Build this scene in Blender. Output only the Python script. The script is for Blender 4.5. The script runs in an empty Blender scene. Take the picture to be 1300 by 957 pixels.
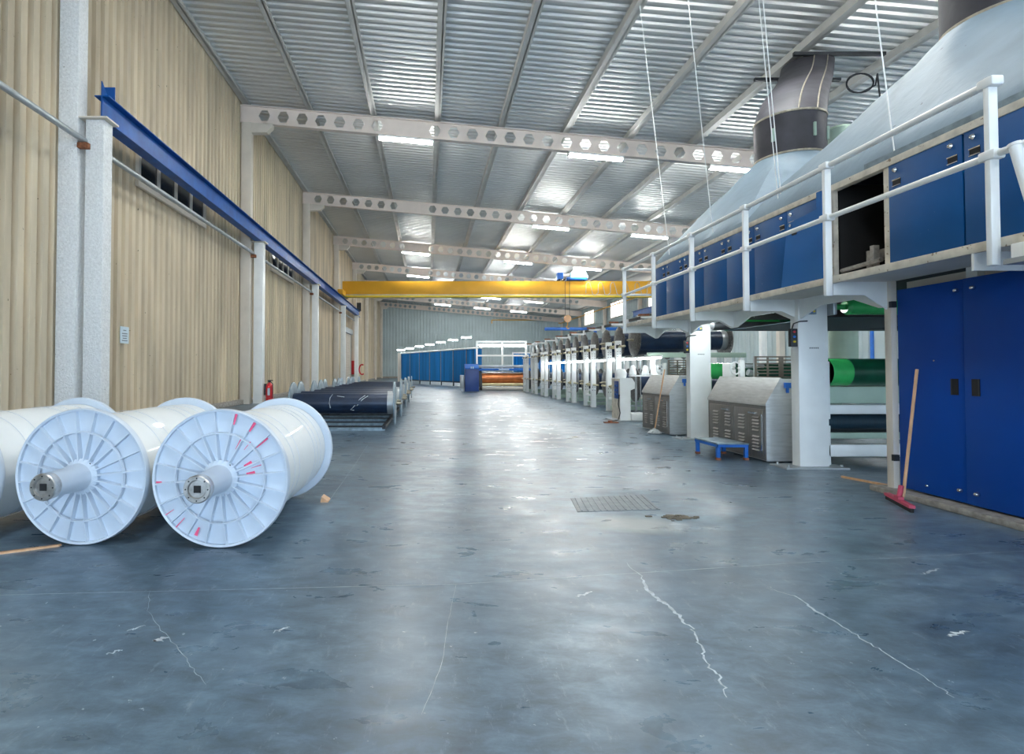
import bpy, bmesh, math, random
from mathutils import Vector, Matrix
random.seed(7)
C = bpy.context.scene
COL = C.collection
PI = math.pi
ORD = ['nearest', 'second', 'third', 'fourth', 'fifth', 'sixth', 'seventh', 'eighth', 'ninth', 'tenth', 'eleventh', 'twelfth', 'thirteenth', 'fourteenth']

# ------------------------------------------------------------------ materials
def mat(name, col, rough=0.5, metal=0.0, var=0.12, scale=4.0, bump=0.0, bscale=40.0, specks=None, coat=0.0, stretch=None, spec=0.5):
    m = bpy.data.materials.new(name); m.use_nodes = True
    n, l = m.node_tree.nodes, m.node_tree.links
    b = n['Principled BSDF']
    b.inputs['Roughness'].default_value = rough
    b.inputs['Metallic'].default_value = metal
    b.inputs['Coat Weight'].default_value = coat
    b.inputs['Specular IOR Level'].default_value = spec
    tc = n.new('ShaderNodeTexCoord')
    src = tc.outputs['Object']
    if stretch:
        mp = n.new('ShaderNodeMapping'); mp.inputs['Scale'].default_value = stretch
        l.new(src, mp.inputs['Vector']); src = mp.outputs['Vector']
    nz = n.new('ShaderNodeTexNoise'); nz.inputs['Scale'].default_value = scale; nz.inputs['Detail'].default_value = 6
    l.new(src, nz.inputs['Vector'])
    cr = n.new('ShaderNodeValToRGB')
    cr.color_ramp.elements[0].position = 0.3; cr.color_ramp.elements[1].position = 0.7
    cr.color_ramp.elements[0].color = tuple(c * (1 - var) for c in col) + (1,)
    cr.color_ramp.elements[1].color = tuple(min(1, c * (1 + var)) for c in col) + (1,)
    l.new(nz.outputs['Fac'], cr.inputs['Fac'])
    out = cr.outputs['Color']
    if specks:
        scol, sc, thr = specks
        n2 = n.new('ShaderNodeTexNoise'); n2.inputs['Scale'].default_value = sc; n2.inputs['Detail'].default_value = 3
        l.new(tc.outputs['Object'], n2.inputs['Vector'])
        r2 = n.new('ShaderNodeValToRGB'); r2.color_ramp.elements[0].position = thr; r2.color_ramp.elements[1].position = min(1, thr + .03)
        l.new(n2.outputs['Fac'], r2.inputs['Fac'])
        mx = n.new('ShaderNodeMix'); mx.data_type = 'RGBA'
        l.new(r2.outputs['Color'], mx.inputs[0]); l.new(out, mx.inputs[6]); mx.inputs[7].default_value = scol + (1,)
        out = mx.outputs[2]
    l.new(out, b.inputs['Base Color'])
    if bump:
        n3 = n.new('ShaderNodeTexNoise'); n3.inputs['Scale'].default_value = bscale; n3.inputs['Detail'].default_value = 3
        l.new(tc.outputs['Object'], n3.inputs['Vector'])
        bp = n.new('ShaderNodeBump'); bp.inputs['Strength'].default_value = bump; bp.inputs['Distance'].default_value = 0.02
        l.new(n3.outputs['Fac'], bp.inputs['Height']); l.new(bp.outputs['Normal'], b.inputs['Normal'])
    return m

def emis(name, col, s):
    m = bpy.data.materials.new(name); m.use_nodes = True
    n, l = m.node_tree.nodes, m.node_tree.links
    b = n['Principled BSDF']
    b.inputs['Base Color'].default_value = (.8, .8, .8, 1)
    b.inputs['Emission Color'].default_value = col + (1,)
    b.inputs['Emission Strength'].default_value = s
    return m

M = {}
M['foam'] = mat('rough_white_plaster', (.86, .87, .87), .8, bump=1.0, bscale=38, var=.10, scale=24, specks=((.42, .40, .37), 30, .71))
M['white'] = mat('white_paint', (.90, .915, .905), .35, var=.04, specks=((.45, .42, .38), 30, .76))
M['cream'] = mat('cream_paint', (.72, .66, .58), .6, var=.07, scale=2)
M['cream2'] = mat('beige_strip_paint', (.62, .57, .48), .55, var=.2, scale=8, specks=((.25, .18, .12), 22, .66))
M['beam'] = mat('roof_beam_paint', (.86, .76, .69), .6, var=.05, scale=2)
M['wallL'] = mat('tan_corrugated_sheet', (.60, .505, .365), .7, var=.26, scale=1.6, stretch=(1, 1, .16), specks=((.18, .15, .1), 14, .73))
M['wallB'] = mat('pale_blue_sheet', (.44, .53, .55), .5, var=.08, scale=.6)
M['roof'] = mat('galvanised_roof_sheet', (.70, .71, .70), .40, .40, var=.06, scale=.5)
M['purlin'] = mat('grey_purlin', (.55, .55, .53), .55, .1, var=.10, scale=2)
M['steel'] = mat('grey_steel', (.42, .45, .47), .45, .5, var=.15)
M['dark'] = mat('dark_steel', (.03, .034, .04), .5, .2, var=.3)
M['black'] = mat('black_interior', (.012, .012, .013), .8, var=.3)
M['rail'] = mat('blue_crane_rail_paint', (.004, .085, .33), .45, spec=.22, var=.25, scale=3, specks=((.1, .08, .07), 25, .72))
M['blue'] = mat('blue_panel_paint', (.001, .075, .25), .45, spec=.25, var=.12, scale=1.5, specks=((.45, .55, .65), 48, .75))
M['blue2'] = mat('blue_door_paint', (.001, .062, .36), .45, spec=.22, var=.05, scale=1)
M['blue3'] = mat('lighter_blue_panel', (.008, .115, .36), .45, spec=.25, var=.06, scale=1)
M['curtain'] = mat('bright_blue_curtain', (.01, .23, .62), .45, var=.25, scale=1.2, stretch=(4, 4, .2))
M['yellow'] = mat('yellow_crane_paint', (.80, .41, .02), .45, var=.08, scale=1)
M['yellow2'] = mat('bright_yellow_paint', (.88, .64, .02), .45, var=.05)
M['inox'] = mat('brushed_stainless', (.60, .62, .63), .42, .6, var=.12, scale=6, stretch=(1, 1, 8))
M['inoxd'] = mat('darker_stainless_front', (.22, .21, .20), .45, .5, var=.12, scale=6, stretch=(1, 8, 1))  # stainless in a darker tone than the cabinet body
M['yarn'] = mat('white_wound_yarn', (.84, .87, .88), .55, var=.04, scale=3, bump=.25, bscale=9, coat=.35)
M['flange'] = mat('white_cast_flange', (.60, .67, .76), .42, .0, var=.05, scale=6, specks=((.55, .6, .68), 30, .74))
M['hubring'] = mat('worn_silver_ring', (.55, .54, .53), .32, .9, var=.3, scale=20)
M['pink'] = mat('pink_chalk', (.85, .10, .22), .7, var=.2, scale=20)
M['navy'] = mat('navy_beam_paint', (.008, .022, .055), .35, .1, var=.3, scale=5, specks=((.5, .55, .6), 16, .77))
M['disc'] = mat('speckled_grey_disc', (.10, .10, .10), .45, .5, var=.5, scale=14, specks=((.5, .5, .5), 40, .64))
M['discl'] = mat('blue_grey_disc', (.22, .29, .34), .4, .5, var=.3, scale=10)
M['brass'] = mat('brass_shaft', (.62, .55, .34), .35, .7, var=.15)
M['shaft'] = mat('worn_shaft_end', (.30, .27, .20), .5, .5, var=.5, scale=9)
M['chrome'] = mat('chrome', (.7, .7, .7), .18, 1, var=.05)
M['red'] = mat('red_paint', (.62, .02, .03), .4, var=.1)
M['redd'] = mat('squeegee_red', (.55, .06, .12), .5, var=.1)
M['wood'] = mat('pale_wood', (.68, .40, .22), .55, var=.12, scale=6, stretch=(6, 6, .6))
M['rust'] = mat('rusty_iron', (.25, .09, .04), .8, var=.4, scale=18)
M['hood'] = mat('grey_blue_canvas_lagging', (.25, .34, .42), .6, .0, var=.12, scale=2, bump=.5, bscale=5, specks=((.10, .11, .13), 6, .74))
M['duct'] = mat('dark_lagged_duct', (.055, .053, .065), .55, .1, var=.35, scale=2.2, bump=.3, bscale=5)
M['seam'] = mat('tarnished_band', (.42, .38, .30), .5, .5, var=.3, scale=12)
M['green'] = mat('bright_green_film', (.05, .50, .13), .25, var=.15, scale=6, coat=.4)
M['dgreen'] = mat('dark_green_roll', (.008, .085, .045), .28, var=.25, scale=6, coat=.3)
M['pgreen'] = mat('pale_green_paint', (.42, .55, .45), .5, var=.06)
M['sheet'] = mat('navy_yarn_sheet', (.006, .03, .05), .6, var=.2, stretch=(30, 1, 1), scale=3)
M['glass'] = mat('dark_dusty_glass', (.03, .032, .03), .2, var=.4, scale=8)
M['winb'] = emis('daylit_window', (1.0, .97, .9), 2.2)
M['tube'] = emis('fluorescent_tube', (.98, 1.0, .97), 100)
M['tubel'] = emis('cool_fluorescent_tube', (.90, .98, 1.0), 16)
M['tubem'] = emis('machine_lamp_tube', (.92, 1.0, .98), 32)
M['cover'] = mat('worn_floor_steel', (.17, .20, .22), .5, .2, var=.3, scale=12)
M['orange'] = mat('copper_drum', (.62, .20, .07), .28, .6, var=.2, scale=3)
M['paper'] = mat('pale_blue_notice', (.62, .74, .82), .6, var=.03)
M['ink'] = mat('grey_ink', (.12, .14, .17), .7, var=.1)
M['crack'] = mat('white_filler', (.52, .58, .63), .7, var=.3, scale=30)
M['joint'] = mat('pale_floor_joint', (.40, .46, .51), .7, var=.35, scale=14)
M['dirt'] = mat('dry_brown_dirt', (.14, .12, .09), .9, var=.4, scale=30)
M['kerb'] = mat('concrete_kerb', (.33, .31, .28), .85, var=.35, scale=14)
M['trol'] = mat('pale_blue_hoist_paint', (.45, .68, .80), .4, var=.1)
M['midblue'] = mat('mid_blue_paint', (.01, .14, .55), .4, var=.1)
M['cab'] = mat('violet_blue_cabinet', (.02, .06, .24), .4, var=.1)

def floor_material():
    m = bpy.data.materials.new('polished_blue_grey_concrete'); m.use_nodes = True
    n, l = m.node_tree.nodes, m.node_tree.links
    b = n['Principled BSDF']
    tc = n.new('ShaderNodeTexCoord')
    def noise(sc, det, scale3=(1, 1, 1), dist=0.0, rough=.6):
        mp = n.new('ShaderNodeMapping'); mp.inputs['Scale'].default_value = scale3
        mp.inputs['Rotation'].default_value = (0, 0, .25)
        l.new(tc.outputs['Object'], mp.inputs['Vector'])
        t = n.new('ShaderNodeTexNoise'); t.inputs['Scale'].default_value = sc; t.inputs['Detail'].default_value = det
        t.inputs['Distortion'].default_value = dist; t.inputs['Roughness'].default_value = rough
        l.new(mp.outputs['Vector'], t.inputs['Vector']); return t.outputs['Fac']
    def ramp(f, stops):
        r = n.new('ShaderNodeValToRGB'); e = r.color_ramp.elements
        e[0].position, e[0].color = stops[0][0], stops[0][1]
        e[1].position, e[1].color = stops[-1][0], stops[-1][1]
        for p, c in stops[1:-1]:
            k = e.new(p); k.color = c
        l.new(f, r.inputs['Fac']); return r.outputs['Color']
    def mix(fac, a, bb, mode='MIX'):
        x = n.new('ShaderNodeMix'); x.data_type = 'RGBA'; x.blend_type = mode
        if isinstance(fac, (int, float)): x.inputs[0].default_value = fac
        else: l.new(fac, x.inputs[0])
        l.new(a, x.inputs[6])
        if isinstance(bb, tuple): x.inputs[7].default_value = bb
        else: l.new(bb, x.inputs[7])
        return x.outputs[2]
    base = ramp(noise(.55, 8, dist=.4), [(.30, (.045, .08, .12, 1)), (.5, (.095, .15, .205, 1)), (.72, (.19, .27, .335, 1))])
    fine = ramp(noise(5, 10, (1, 1.8, 1), .3, .7), [(.24, (.15, .15, .15, 1)), (.5, (.48, .48, .48, 1)), (.72, (.86, .86, .86, 1))])
    c = mix(.8, base, fine, 'OVERLAY')
    marks = ramp(noise(11, 12, (1.6, .5, 1), .2, .8), [(.56, (0, 0, 0, 1)), (.74, (.5, .5, .5, 1))])
    c = mix(marks, c, (.38, .46, .53, 1))
    sp = ramp(noise(26, 3), [(.70, (0, 0, 0, 1)), (.75, (.7, .7, .7, 1))])
    c = mix(sp, c, (.55, .62, .68, 1))
    # worn dusty patch beside the steel floor cover
    mp = n.new('ShaderNodeMapping'); mp.vector_type = 'POINT'
    mp.inputs['Scale'].default_value = (2.3, 3.2, 1); mp.inputs['Location'].default_value = (-1.62 * 2.3, -4.42 * 3.2, 0)
    l.new(tc.outputs['Object'], mp.inputs['Vector'])
    g = n.new('ShaderNodeTexGradient'); g.gradient_type = 'SPHERICAL'; l.new(mp.outputs['Vector'], g.inputs['Vector'])
    mm = n.new('ShaderNodeMath'); mm.operation = 'MULTIPLY'; l.new(g.outputs['Fac'], mm.inputs[0]); l.new(noise(4, 5), mm.inputs[1])
    c = mix(ramp(mm.outputs[0], [(.02, (0, 0, 0, 1)), (.35, (.8, .8, .8, 1))]), c, (.42, .44, .42, 1))
    l.new(c, b.inputs['Base Color'])
    rr = ramp(noise(2.2, 8, (1, 2, 1), .5), [(.3, (.24, .24, .24, 1)), (.7, (.42, .42, .42, 1))])
    l.new(rr, b.inputs['Roughness'])
    bp = n.new('ShaderNodeBump'); bp.inputs['Strength'].default_value = .04; bp.inputs['Distance'].default_value = .01
    l.new(noise(14, 8), bp.inputs['Height']); l.new(bp.outputs['Normal'], b.inputs['Normal'])
    return m
M['floor'] = floor_material()

# ------------------------------------------------------------------ mesh helpers
def worldloc(o):
    v = Vector((0, 0, 0))
    while o: v = v + o.location; o = o.parent
    return v

class MB:
    def __init__(s): s.bm = bmesh.new()
    def box(s, x0, x1, y0, y1, z0, z1, bev=0.0):
        r = bmesh.ops.create_cube(s.bm, size=1)
        vs = r['verts']
        for v in vs:
            v.co = Vector(((x0 + x1) / 2 + v.co.x * (x1 - x0), (y0 + y1) / 2 + v.co.y * (y1 - y0), (z0 + z1) / 2 + v.co.z * (z1 - z0)))
        if bev:
            es = list({e for v in vs for e in v.link_edges})
            bmesh.ops.bevel(s.bm, geom=es, offset=bev, segments=2, affect='EDGES', profile=.5)
        return s
    def cyl(s, p0, p1, r, r2=None, seg=20, caps=True):
        p0, p1 = Vector(p0), Vector(p1); r2 = r if r2 is None else r2
        d = (p1 - p0); q = Vector((0, 0, 1)).rotation_difference(d.normalized())
        a = [s.bm.verts.new(p0 + q @ Vector((math.cos(2 * PI * i / seg) * r, math.sin(2 * PI * i / seg) * r, 0))) for i in range(seg)]
        b = [s.bm.verts.new(p1 + q @ Vector((math.cos(2 * PI * i / seg) * r2, math.sin(2 * PI * i / seg) * r2, 0))) for i in range(seg)]
        for i in range(seg):
            j = (i + 1) % seg; f = s.bm.faces.new((a[i], a[j], b[j], b[i])); f.smooth = seg > 8
        if caps: s.bm.faces.new(a[::-1]); s.bm.faces.new(b)
        return s
    def tube(s, pts, r, seg=8):
        pts = [Vector(p) for p in pts]; rings = []
        for i, p in enumerate(pts):
            d = (pts[min(i + 1, len(pts) - 1)] - pts[max(i - 1, 0)]).normalized()
            q = Vector((0, 0, 1)).rotation_difference(d)
            rings.append([s.bm.verts.new(p + q @ Vector((math.cos(2 * PI * k / seg) * r, math.sin(2 * PI * k / seg) * r, 0))) for k in range(seg)])
        for a, b in zip(rings, rings[1:]):
            best = min(range(seg), key=lambda o: sum((a[k].co - b[(k + o) % seg].co).length for k in range(seg)))
            for k in range(seg):
                f = s.bm.faces.new((a[k], a[(k + 1) % seg], b[(k + 1 + best) % seg], b[(k + best) % seg])); f.smooth = True
        s.bm.faces.new(rings[0][::-1]); s.bm.faces.new(rings[-1]); return s
    def prism(s, poly, axis, a0, a1):
        # poly: 2-D points in the plane normal to axis: 'x'->(y,z)  'y'->(x,z)  'z'->(x,y)
        def P(p, a):
            return {'x': (a, p[0], p[1]), 'y': (p[0], a, p[1]), 'z': (p[0], p[1], a)}[axis]
        A = [s.bm.verts.new(P(p, a0)) for p in poly]; B = [s.bm.verts.new(P(p, a1)) for p in poly]
        s.bm.faces.new(A[::-1]); s.bm.faces.new(B)
        for i in range(len(poly)):
            j = (i + 1) % len(poly); s.bm.faces.new((A[i], A[j], B[j], B[i]))
        return s
    def lathe(s, prof, origin, axis='y', seg=48, capmax=.27):
        # prof: (radius, along); closed ring profile not required
        o = Vector(origin); rings = []
        for (r, a) in prof:
            ring = []
            for i in range(seg):
                c, q = math.cos(2 * PI * i / seg) * r, math.sin(2 * PI * i / seg) * r
                v = {'y': (c, a, q), 'x': (a, c, q), 'z': (c, q, a)}[axis]
                ring.append(s.bm.verts.new(o + Vector(v)))
            rings.append(ring)
        for a, b in zip(rings, rings[1:]):
            for i in range(seg):
                j = (i + 1) % seg; f = s.bm.faces.new((a[i], a[j], b[j], b[i])); f.smooth = True
        if prof[0][0] < capmax: s.bm.faces.new(rings[0][::-1])
        if prof[-1][0] < capmax: s.bm.faces.new(rings[-1])
        return s
    def build(s, name, m, parent=None, rot=None, smooth_angle=None):
        bmesh.ops.recalc_face_normals(s.bm, faces=s.bm.faces[:])
        off = worldloc(parent) if parent else Vector((0, 0, 0))
        if off.length: bmesh.ops.translate(s.bm, vec=-off, verts=s.bm.verts[:])
        groups = [None]
        if parent and 'kind' not in parent and len(s.bm.verts) < 20000: groups = s.pieces()
        out = None
        for gset in groups:
            me = bpy.data.meshes.new(name)
            if gset is None or len(groups) == 1: s.bm.to_mesh(me)
            else:
                c = s.bm.copy(); c.verts.ensure_lookup_table()
                bmesh.ops.delete(c, geom=[v for v in c.verts if v.index not in gset], context='VERTS')
                c.to_mesh(me); c.free()
            me.materials.append(m)
            try: me.set_sharp_from_angle(angle=math.radians(38))
            except Exception: pass
            o = bpy.data.objects.new(name, me); COL.objects.link(o)
            if parent: o.parent = parent
            out = out or o
        s.bm.free()
        return out
    def pieces(s):
        # far-apart pieces of one mesh become parts of their own
        bm = s.bm; bm.verts.index_update(); bm.verts.ensure_lookup_table(); seen = set(); isl = []
        for v in bm.verts:
            if v.index in seen: continue
            st = [v]; seen.add(v.index); cur = []
            while st:
                q = st.pop(); cur.append(q)
                for e in q.link_edges:
                    w = e.other_vert(q)
                    if w.index not in seen: seen.add(w.index); st.append(w)
            lo = [min(p.co[i] for p in cur) for i in range(3)]; hi = [max(p.co[i] for p in cur) for i in range(3)]
            isl.append((set(p.index for p in cur), lo, hi, max(hi[i] - lo[i] for i in range(3))))
        if len(isl) > 160: return [None]
        par = list(range(len(isl)))
        def find(a):
            while par[a] != a: a = par[a]
            return a
        for i in range(len(isl)):
            for j in range(i):
                g = math.sqrt(sum(max(0, isl[i][1][k] - isl[j][2][k], isl[j][1][k] - isl[i][2][k]) ** 2 for k in range(3)))
                if g <= max(.02, .5 * max(isl[i][3], isl[j][3])) * .98: par[find(i)] = find(j)
        d = {}
        for i in range(len(isl)): d.setdefault(find(i), set()).update(isl[i][0])
        return list(d.values())

def tag(o, label, cat, group=None, kind=None):
    o['label'] = label; o['category'] = cat
    if group: o['group'] = group
    if kind: o['kind'] = kind
    return o
def thing(name, label, cat, loc=(0, 0, 0), group=None):
    o = bpy.data.objects.new(name, None); COL.objects.link(o); o.location = loc
    o.empty_display_size = .1
    return tag(o, label, cat, group)
def struct(name, mb, m, parent=None):
    o = mb.build(name, m, parent)
    if not parent: o['kind'] = 'structure'
    return o
def dup(o, parent=None, label=None, loc=None, rot=None):
    c = o.copy(); COL.objects.link(c)
    if parent: c.parent = parent
    if label: c['label'] = label
    if loc is not None: c.location = loc
    if rot is not None: c.rotation_euler = rot
    for ch in list(o.children): dup(ch, c)
    return c
def mb(): return MB()

# ------------------------------------------------------------------ camera
# the camera stands in the aisle, 1.2 m up, looking along +Y, tilted up a little
F = 720.0; PITCH = math.radians(1.3)
cam = bpy.data.cameras.new('camera'); co = bpy.data.objects.new('camera', cam); COL.objects.link(co)
co.location = (0, 0, 1.2); co.rotation_euler = (PI / 2 + PITCH, 0, 0)
cam.sensor_fit = 'HORIZONTAL'; cam.sensor_width = 36; cam.lens = 36 * F / 1300
cam.shift_x = (650 - 543) / 1300; cam.shift_y = -(478.5 - (469 - F * math.tan(PITCH))) / 1300
cam.clip_end = 300; cam.clip_start = .05
C.camera = co

# ------------------------------------------------------------------ shell
def roofz(x): return 9.89 - .09 * x          # top of the roof beams
XL, XR, YB, YF = -6.62, 18.6, 78.0, -12.0
f = mb(); f.box(XL - .4, XR + .4, YF - 4, YB + .4, -.12, 0)
FLOOR = struct('floor', f, M['floor'])

def corr_wall(name, m, along, pos, a0, a1, z0, ztop, period, amp):
    b = mb(); bm = b.bm; n = int((a1 - a0) / period); prev = None
    prof = [(0, 0), (.30, 0), (.40, 1), (.90, 1)]
    for k in range(n + 1):
        for t, h in prof:
            a = a0 + (k + t) * period
            if a > a1: continue
            p = pos + amp * h
            xy = (p, a) if along == 'y' else (a, p)
            zt = ztop(xy[0])
            lo, hi = bm.verts.new((xy[0], xy[1], z0)), bm.verts.new((xy[0], xy[1], zt))
            if prev:
                bm.faces.new((prev[0], lo, hi, prev[1]))
            prev = (lo, hi)
    o = struct(name, b, m)
    return o
corr_wall('wall_left', M['wallL'], 'y', XL, YF, YB, 0, lambda x: roofz(XL) + .22, .29, .085)
corr_wall('wall_back', M['wallB'], 'x', YB, XL, XR, 0, lambda x: roofz(x) + .22, .42, -.05)
corr_wall('wall_right', M['wallB'], 'y', XR, YF, YB, 0, lambda x: roofz(XR) + .22, .42, -.05)
# unseen front wall added behind the camera, cutting sky light above an open gate
b = mb()
b.prism([(XL, 5.4), (XR, 5.4), (XR, roofz(XR) + .2), (XL, roofz(XL) + .2)], 'y', YF - .1, YF); b.box(13, XR, YF - .1, YF, 0, 5.4)
struct('wall_front_unseen', b, M['wallL'])
# ceiling: trapezoidal steel sheet, ridges across the hall
b = mb(); bm = b.bm; prev = None; per = .27
k = 0; y = YF
while y < YB + .2:
    for t, h in ((0, 0), (.30, 0), (.42, 1), (.88, 1)):
        yy = y + t * per
        l_, r_ = bm.verts.new((XL - .2, yy, roofz(XL - .2) + .22 + h * .05)), bm.verts.new((XR + .2, yy, roofz(XR + .2) + .22 + h * .05))
        if prev: bm.faces.new((prev[0], l_, r_, prev[1]))
        prev = (l_, r_)
    y += per
struct('ceiling', b, M['roof'])
# purlins, one object each (fixed to the roof)
PX = [-6.4 + 2.24 * i for i in range(12)]
for i, x in enumerate(PX):
    z = roofz(x) + .02
    p = mb(); p.box(x - .08, x + .08, YF, YB - .05, z, z + .2)
    p.box(x + .05, x + .14, YF, YB - .05, z, z + .02)
    struct('trim_%d' % (i + 1), p, M['purlin'])
# kerbs
b = mb(); b.box(XL + .0, XL + .26, YF, YB - .1, 0, .16, .01)
struct('baseboard_left', b, M['kerb'])
b = mb(); b.box(XL + .1, XR - .1, YB - .16, YB - .06, 0, .25)
struct('baseboard_back', b, M['kerb'])
# girts on the back wall
for i, z in enumerate((8.3, 6.3, 5.4, 4.07, 1.74)):
    b = mb(); b.box(XL + .15, XR - .1, YB - .16, YB - .06, z - .05, z + .05)
    struct('trim_%d' % (20 + i), b, M['wallB'])
b = mb()
for z in (4.2, 6.2): b.box(XR - .16, XR - .06, YF, YB - .1, z - .05, z + .05)
struct('trim_26', b, M['wallB'])

# roof beams (castellated) with columns
TY = [10.0 + 9.72 * i for i in range(8)]; TY[7] = YB - .5
DEP = .60
HS = [-5.73 + .66 * k for k in range(7)] + [.25 + .66 * k for k in range(24)]
def castellated(name, Y, label, n):
    root = thing(name, label, 'roof beam', (0, Y, 0), 'roof beams with hexagonal holes')
    b = mb(); hw, hh = .205, .19
    cells = [(-6.6, -6.06, False)]
    xs = []
    x = -6.06
    holes = sorted(HS)
    def top(xx): return roofz(xx)
    def P(xx, frac):  # frac 0 bottom .. 1 top
        return (xx, top(xx) - DEP + frac * DEP)
    def solid(x0, x1):
        b.prism([P(x0, 0), P(x1, 0), P(x1, 1), P(x0, 1)], 'y', Y - .012, Y + .012)
    cur = -6.6
    for h in holes:
        a, c = h - .33, h + .33
        if c > XR - .2: break
        if a > cur + .01: solid(cur, a)
        zc = top(h) - DEP / 2
        hexp = [(h - hw, zc), (h - hw * .5, zc + hh), (h + hw * .5, zc + hh), (h + hw, zc), (h + hw * .5, zc - hh), (h - hw * .5, zc - hh)]
        b.prism([(a, zc), hexp[0], hexp[1], hexp[2], hexp[3], (c, zc), P(c, 1), P(a, 1)], 'y', Y - .012, Y + .012)
        b.prism([(a, zc), P(a, 0), P(c, 0), (c, zc), hexp[3], hexp[4], hexp[5], hexp[0]], 'y', Y - .012, Y + .012)
        cur = c
    solid(cur, XR)
    b.build('web', M['beam'], root)
    for nm, z0, z1 in (('top_flange', -.025, 0), ('bottom_flange', -DEP - .02, -DEP)):
        g = mb(); g.prism([(-6.6, top(-6.6) + z0), (XR, top(XR) + z0), (XR, top(XR) + z1), (-6.6, top(-6.6) + z1)], 'y', Y - .1, Y + .1)
        g.build(nm, M['beam'], root)
    return root
for i, Y in enumerate(TY):
    lab = 'cream roof beam with hexagonal holes resting on the %s tan wall column' % ORD[i] if i < 7 else 'farthest cream roof beam with hexagonal holes, close against the grey end wall'
    castellated('roof_beam', Y, lab, i)
    zt = roofz(-6.3) - DEP - .02
    c = thing('wall_column', '%s column at the tan left wall carrying a roof beam' % (('white rough plastered, nearest' if i == 0 else 'cream ' + ORD[i])), 'column', (-6.33, Y, 0), 'columns along the left wall')
    m_ = M['foam'] if i == 0 else M['cream']
    s_ = mb(); s_.box(-6.5, -6.16, Y - .12, Y + .16, 0, zt, .008); s_.build('shaft', m_, c)
    s_ = mb(); s_.prism([(-6.5, zt - .36), (-5.62, zt - .36), (-5.42, zt - .16), (-5.42, zt - .04 - .0), (-6.5, zt - .001)], 'y', Y - .1, Y + .14)
    s_.build('knee_bracket', m_, c)
    # right hand wall columns
    zt = roofz(XR - .4) - DEP - .02
    c = mb(); c.box(XR - .42, XR - .12, Y - .14, Y + .14, 0, zt, .01)
    c.box(XR - .46, XR - .08, Y - .18, Y + .18, 0, .03)
    tag(c.build('wall_column', M['cream']), '%s column at the pale right hand wall behind the machines' % ORD[i], 'column', 'columns along the right wall')

# lamps under the roof beams
def make_lamp(x0, Y, label):
    xc = x0 + .97
    z = roofz(xc) - DEP - .03
    r = thing('ceiling_lamp', label, 'lamp', (xc, Y, z), 'fluorescent lamps under the roof beams')
    g = mb(); g.box(xc - .97, xc + .97, Y - .11, Y + .11, z - .07, z - .002, .01)
    g.cyl((xc - .7, Y, z - .01), (xc - .7, Y, z + .03), .015, seg=8); g.cyl((xc + .7, Y, z - .01), (xc + .7, Y, z + .03), .015, seg=8)
    g.build('housing', M['white'], r)
    for s in (-.06, .06):
        t = mb(); t.cyl((xc - .93, Y + s, z - .11), (xc + .93, Y + s, z - .11), .034, seg=10)
        t.build('tube', M['tube'], r)
    g = mb()
    for s in (-1, 1): g.box(xc + s * .95 - .02, xc + s * .95 + .02, Y - .1, Y + .1, z - .145, z - .07)
    g.build('end_cap', M['white'], r)
    r.rotation_euler = (0, math.atan(.09), 0)
    return r
def col_name(x): return 'left' if x < 1 else 'middle' if x < 8 else 'right' if x < 13 else 'far right'
lamps = {0: (-1.73, 4.95, 9.9), 1: (-1.73, 4.92, 9.85, 14.8), 2: (5.45, 10.6, 15), 3: (-1.8, 5.3, 10.1), 4: (-1.8, 5.3, 10.1), 5: (.8, 5.6, 10), 6: (.85, 5.6, 10)}
for i, xs in lamps.items():
    for x in xs:
        make_lamp(x, TY[i], 'lit fluorescent lamp, %s one under the %s roof beam counted from the camera' % (col_name(x), ORD[i] if i else 'first'))
for Y in (0.3,):
    castellated('roof_beam', Y, 'cream roof beam with hexagonal holes above the camera, out of the picture', 0)
    for x in (-1.73, 4.95, 9.9):
        make_lamp(x, Y, 'lit fluorescent lamp, %s one under the roof beam above the camera' % col_name(x))

# left wall windows
for w, y0 in enumerate((12.6, 23.4)):
    fr = mb(); z0, z1 = 5.42, 6.5; y1 = y0 + 3.75
    fr.box(-6.52, -6.44, y0 - .06, y1 + .06, z0 - .12, z0); fr.box(-6.52, -6.44, y0 - .06, y1 + .06, z1, z1 + .06)
    for q in range(5): fr.box(-6.52, -6.44, y0 + q * .93 - .05, y0 + q * .93 + .05, z0, z1)
    W_ = struct('window_%d' % (w + 1), fr, M['cream'])
    for q in range(4):
        g = mb(); g.box(-6.50, -6.48, y0 + q * .93 + .05, y0 + (q + 1) * .93 - .05, z0, z1); g.build('pane', M['glass'], W_)
# right wall windows, daylight behind
for w, yc in enumerate((64.7, 55.2, 45.4, 35.7)):
    fr = mb(); z0, z1 = 6.35, 7.85; x = XR - .12
    for z in (z0, z1): fr.box(x - .05, x + .05, yc - 1.95, yc + 1.95, z - .05, z + .05)
    for q in range(4): fr.box(x - .05, x + .05, yc - 1.9 + q * 1.26 - .05, yc - 1.9 + q * 1.26 + .05, z0, z1)
    W_ = struct('window_%d' % (w + 3), fr, M['cream'])
    for q in range(3):
        g = mb(); g.box(x - .01, x + .01, yc - 1.85 + q * 1.26, yc - 1.9 + (q + 1) * 1.26 - .05, z0 + .05, z1 - .05); g.build('pane', M['winb'], W_)
# roller shutter in the left wall
s_ = mb(); y = 0
for q in range(34): s_.prism([(-6.49, .02 + q * .12), (-6.45, .05 + q * .12), (-6.45, .11 + q * .12), (-6.49, .135 + q * .12)], 'y', 43.6, 47.6)
D1 = struct('door_1', s_, M['cream'])
g = mb(); g.box(-6.55, -6.42, 43.5, 43.62, 0, 4.1); g.box(-6.55, -6.42, 47.58, 47.7, 0, 4.1); g.box(-6.55, -6.3, 43.5, 47.7, 4.1, 4.5); g.build('shutter_box', M['steel'], D1)
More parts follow.
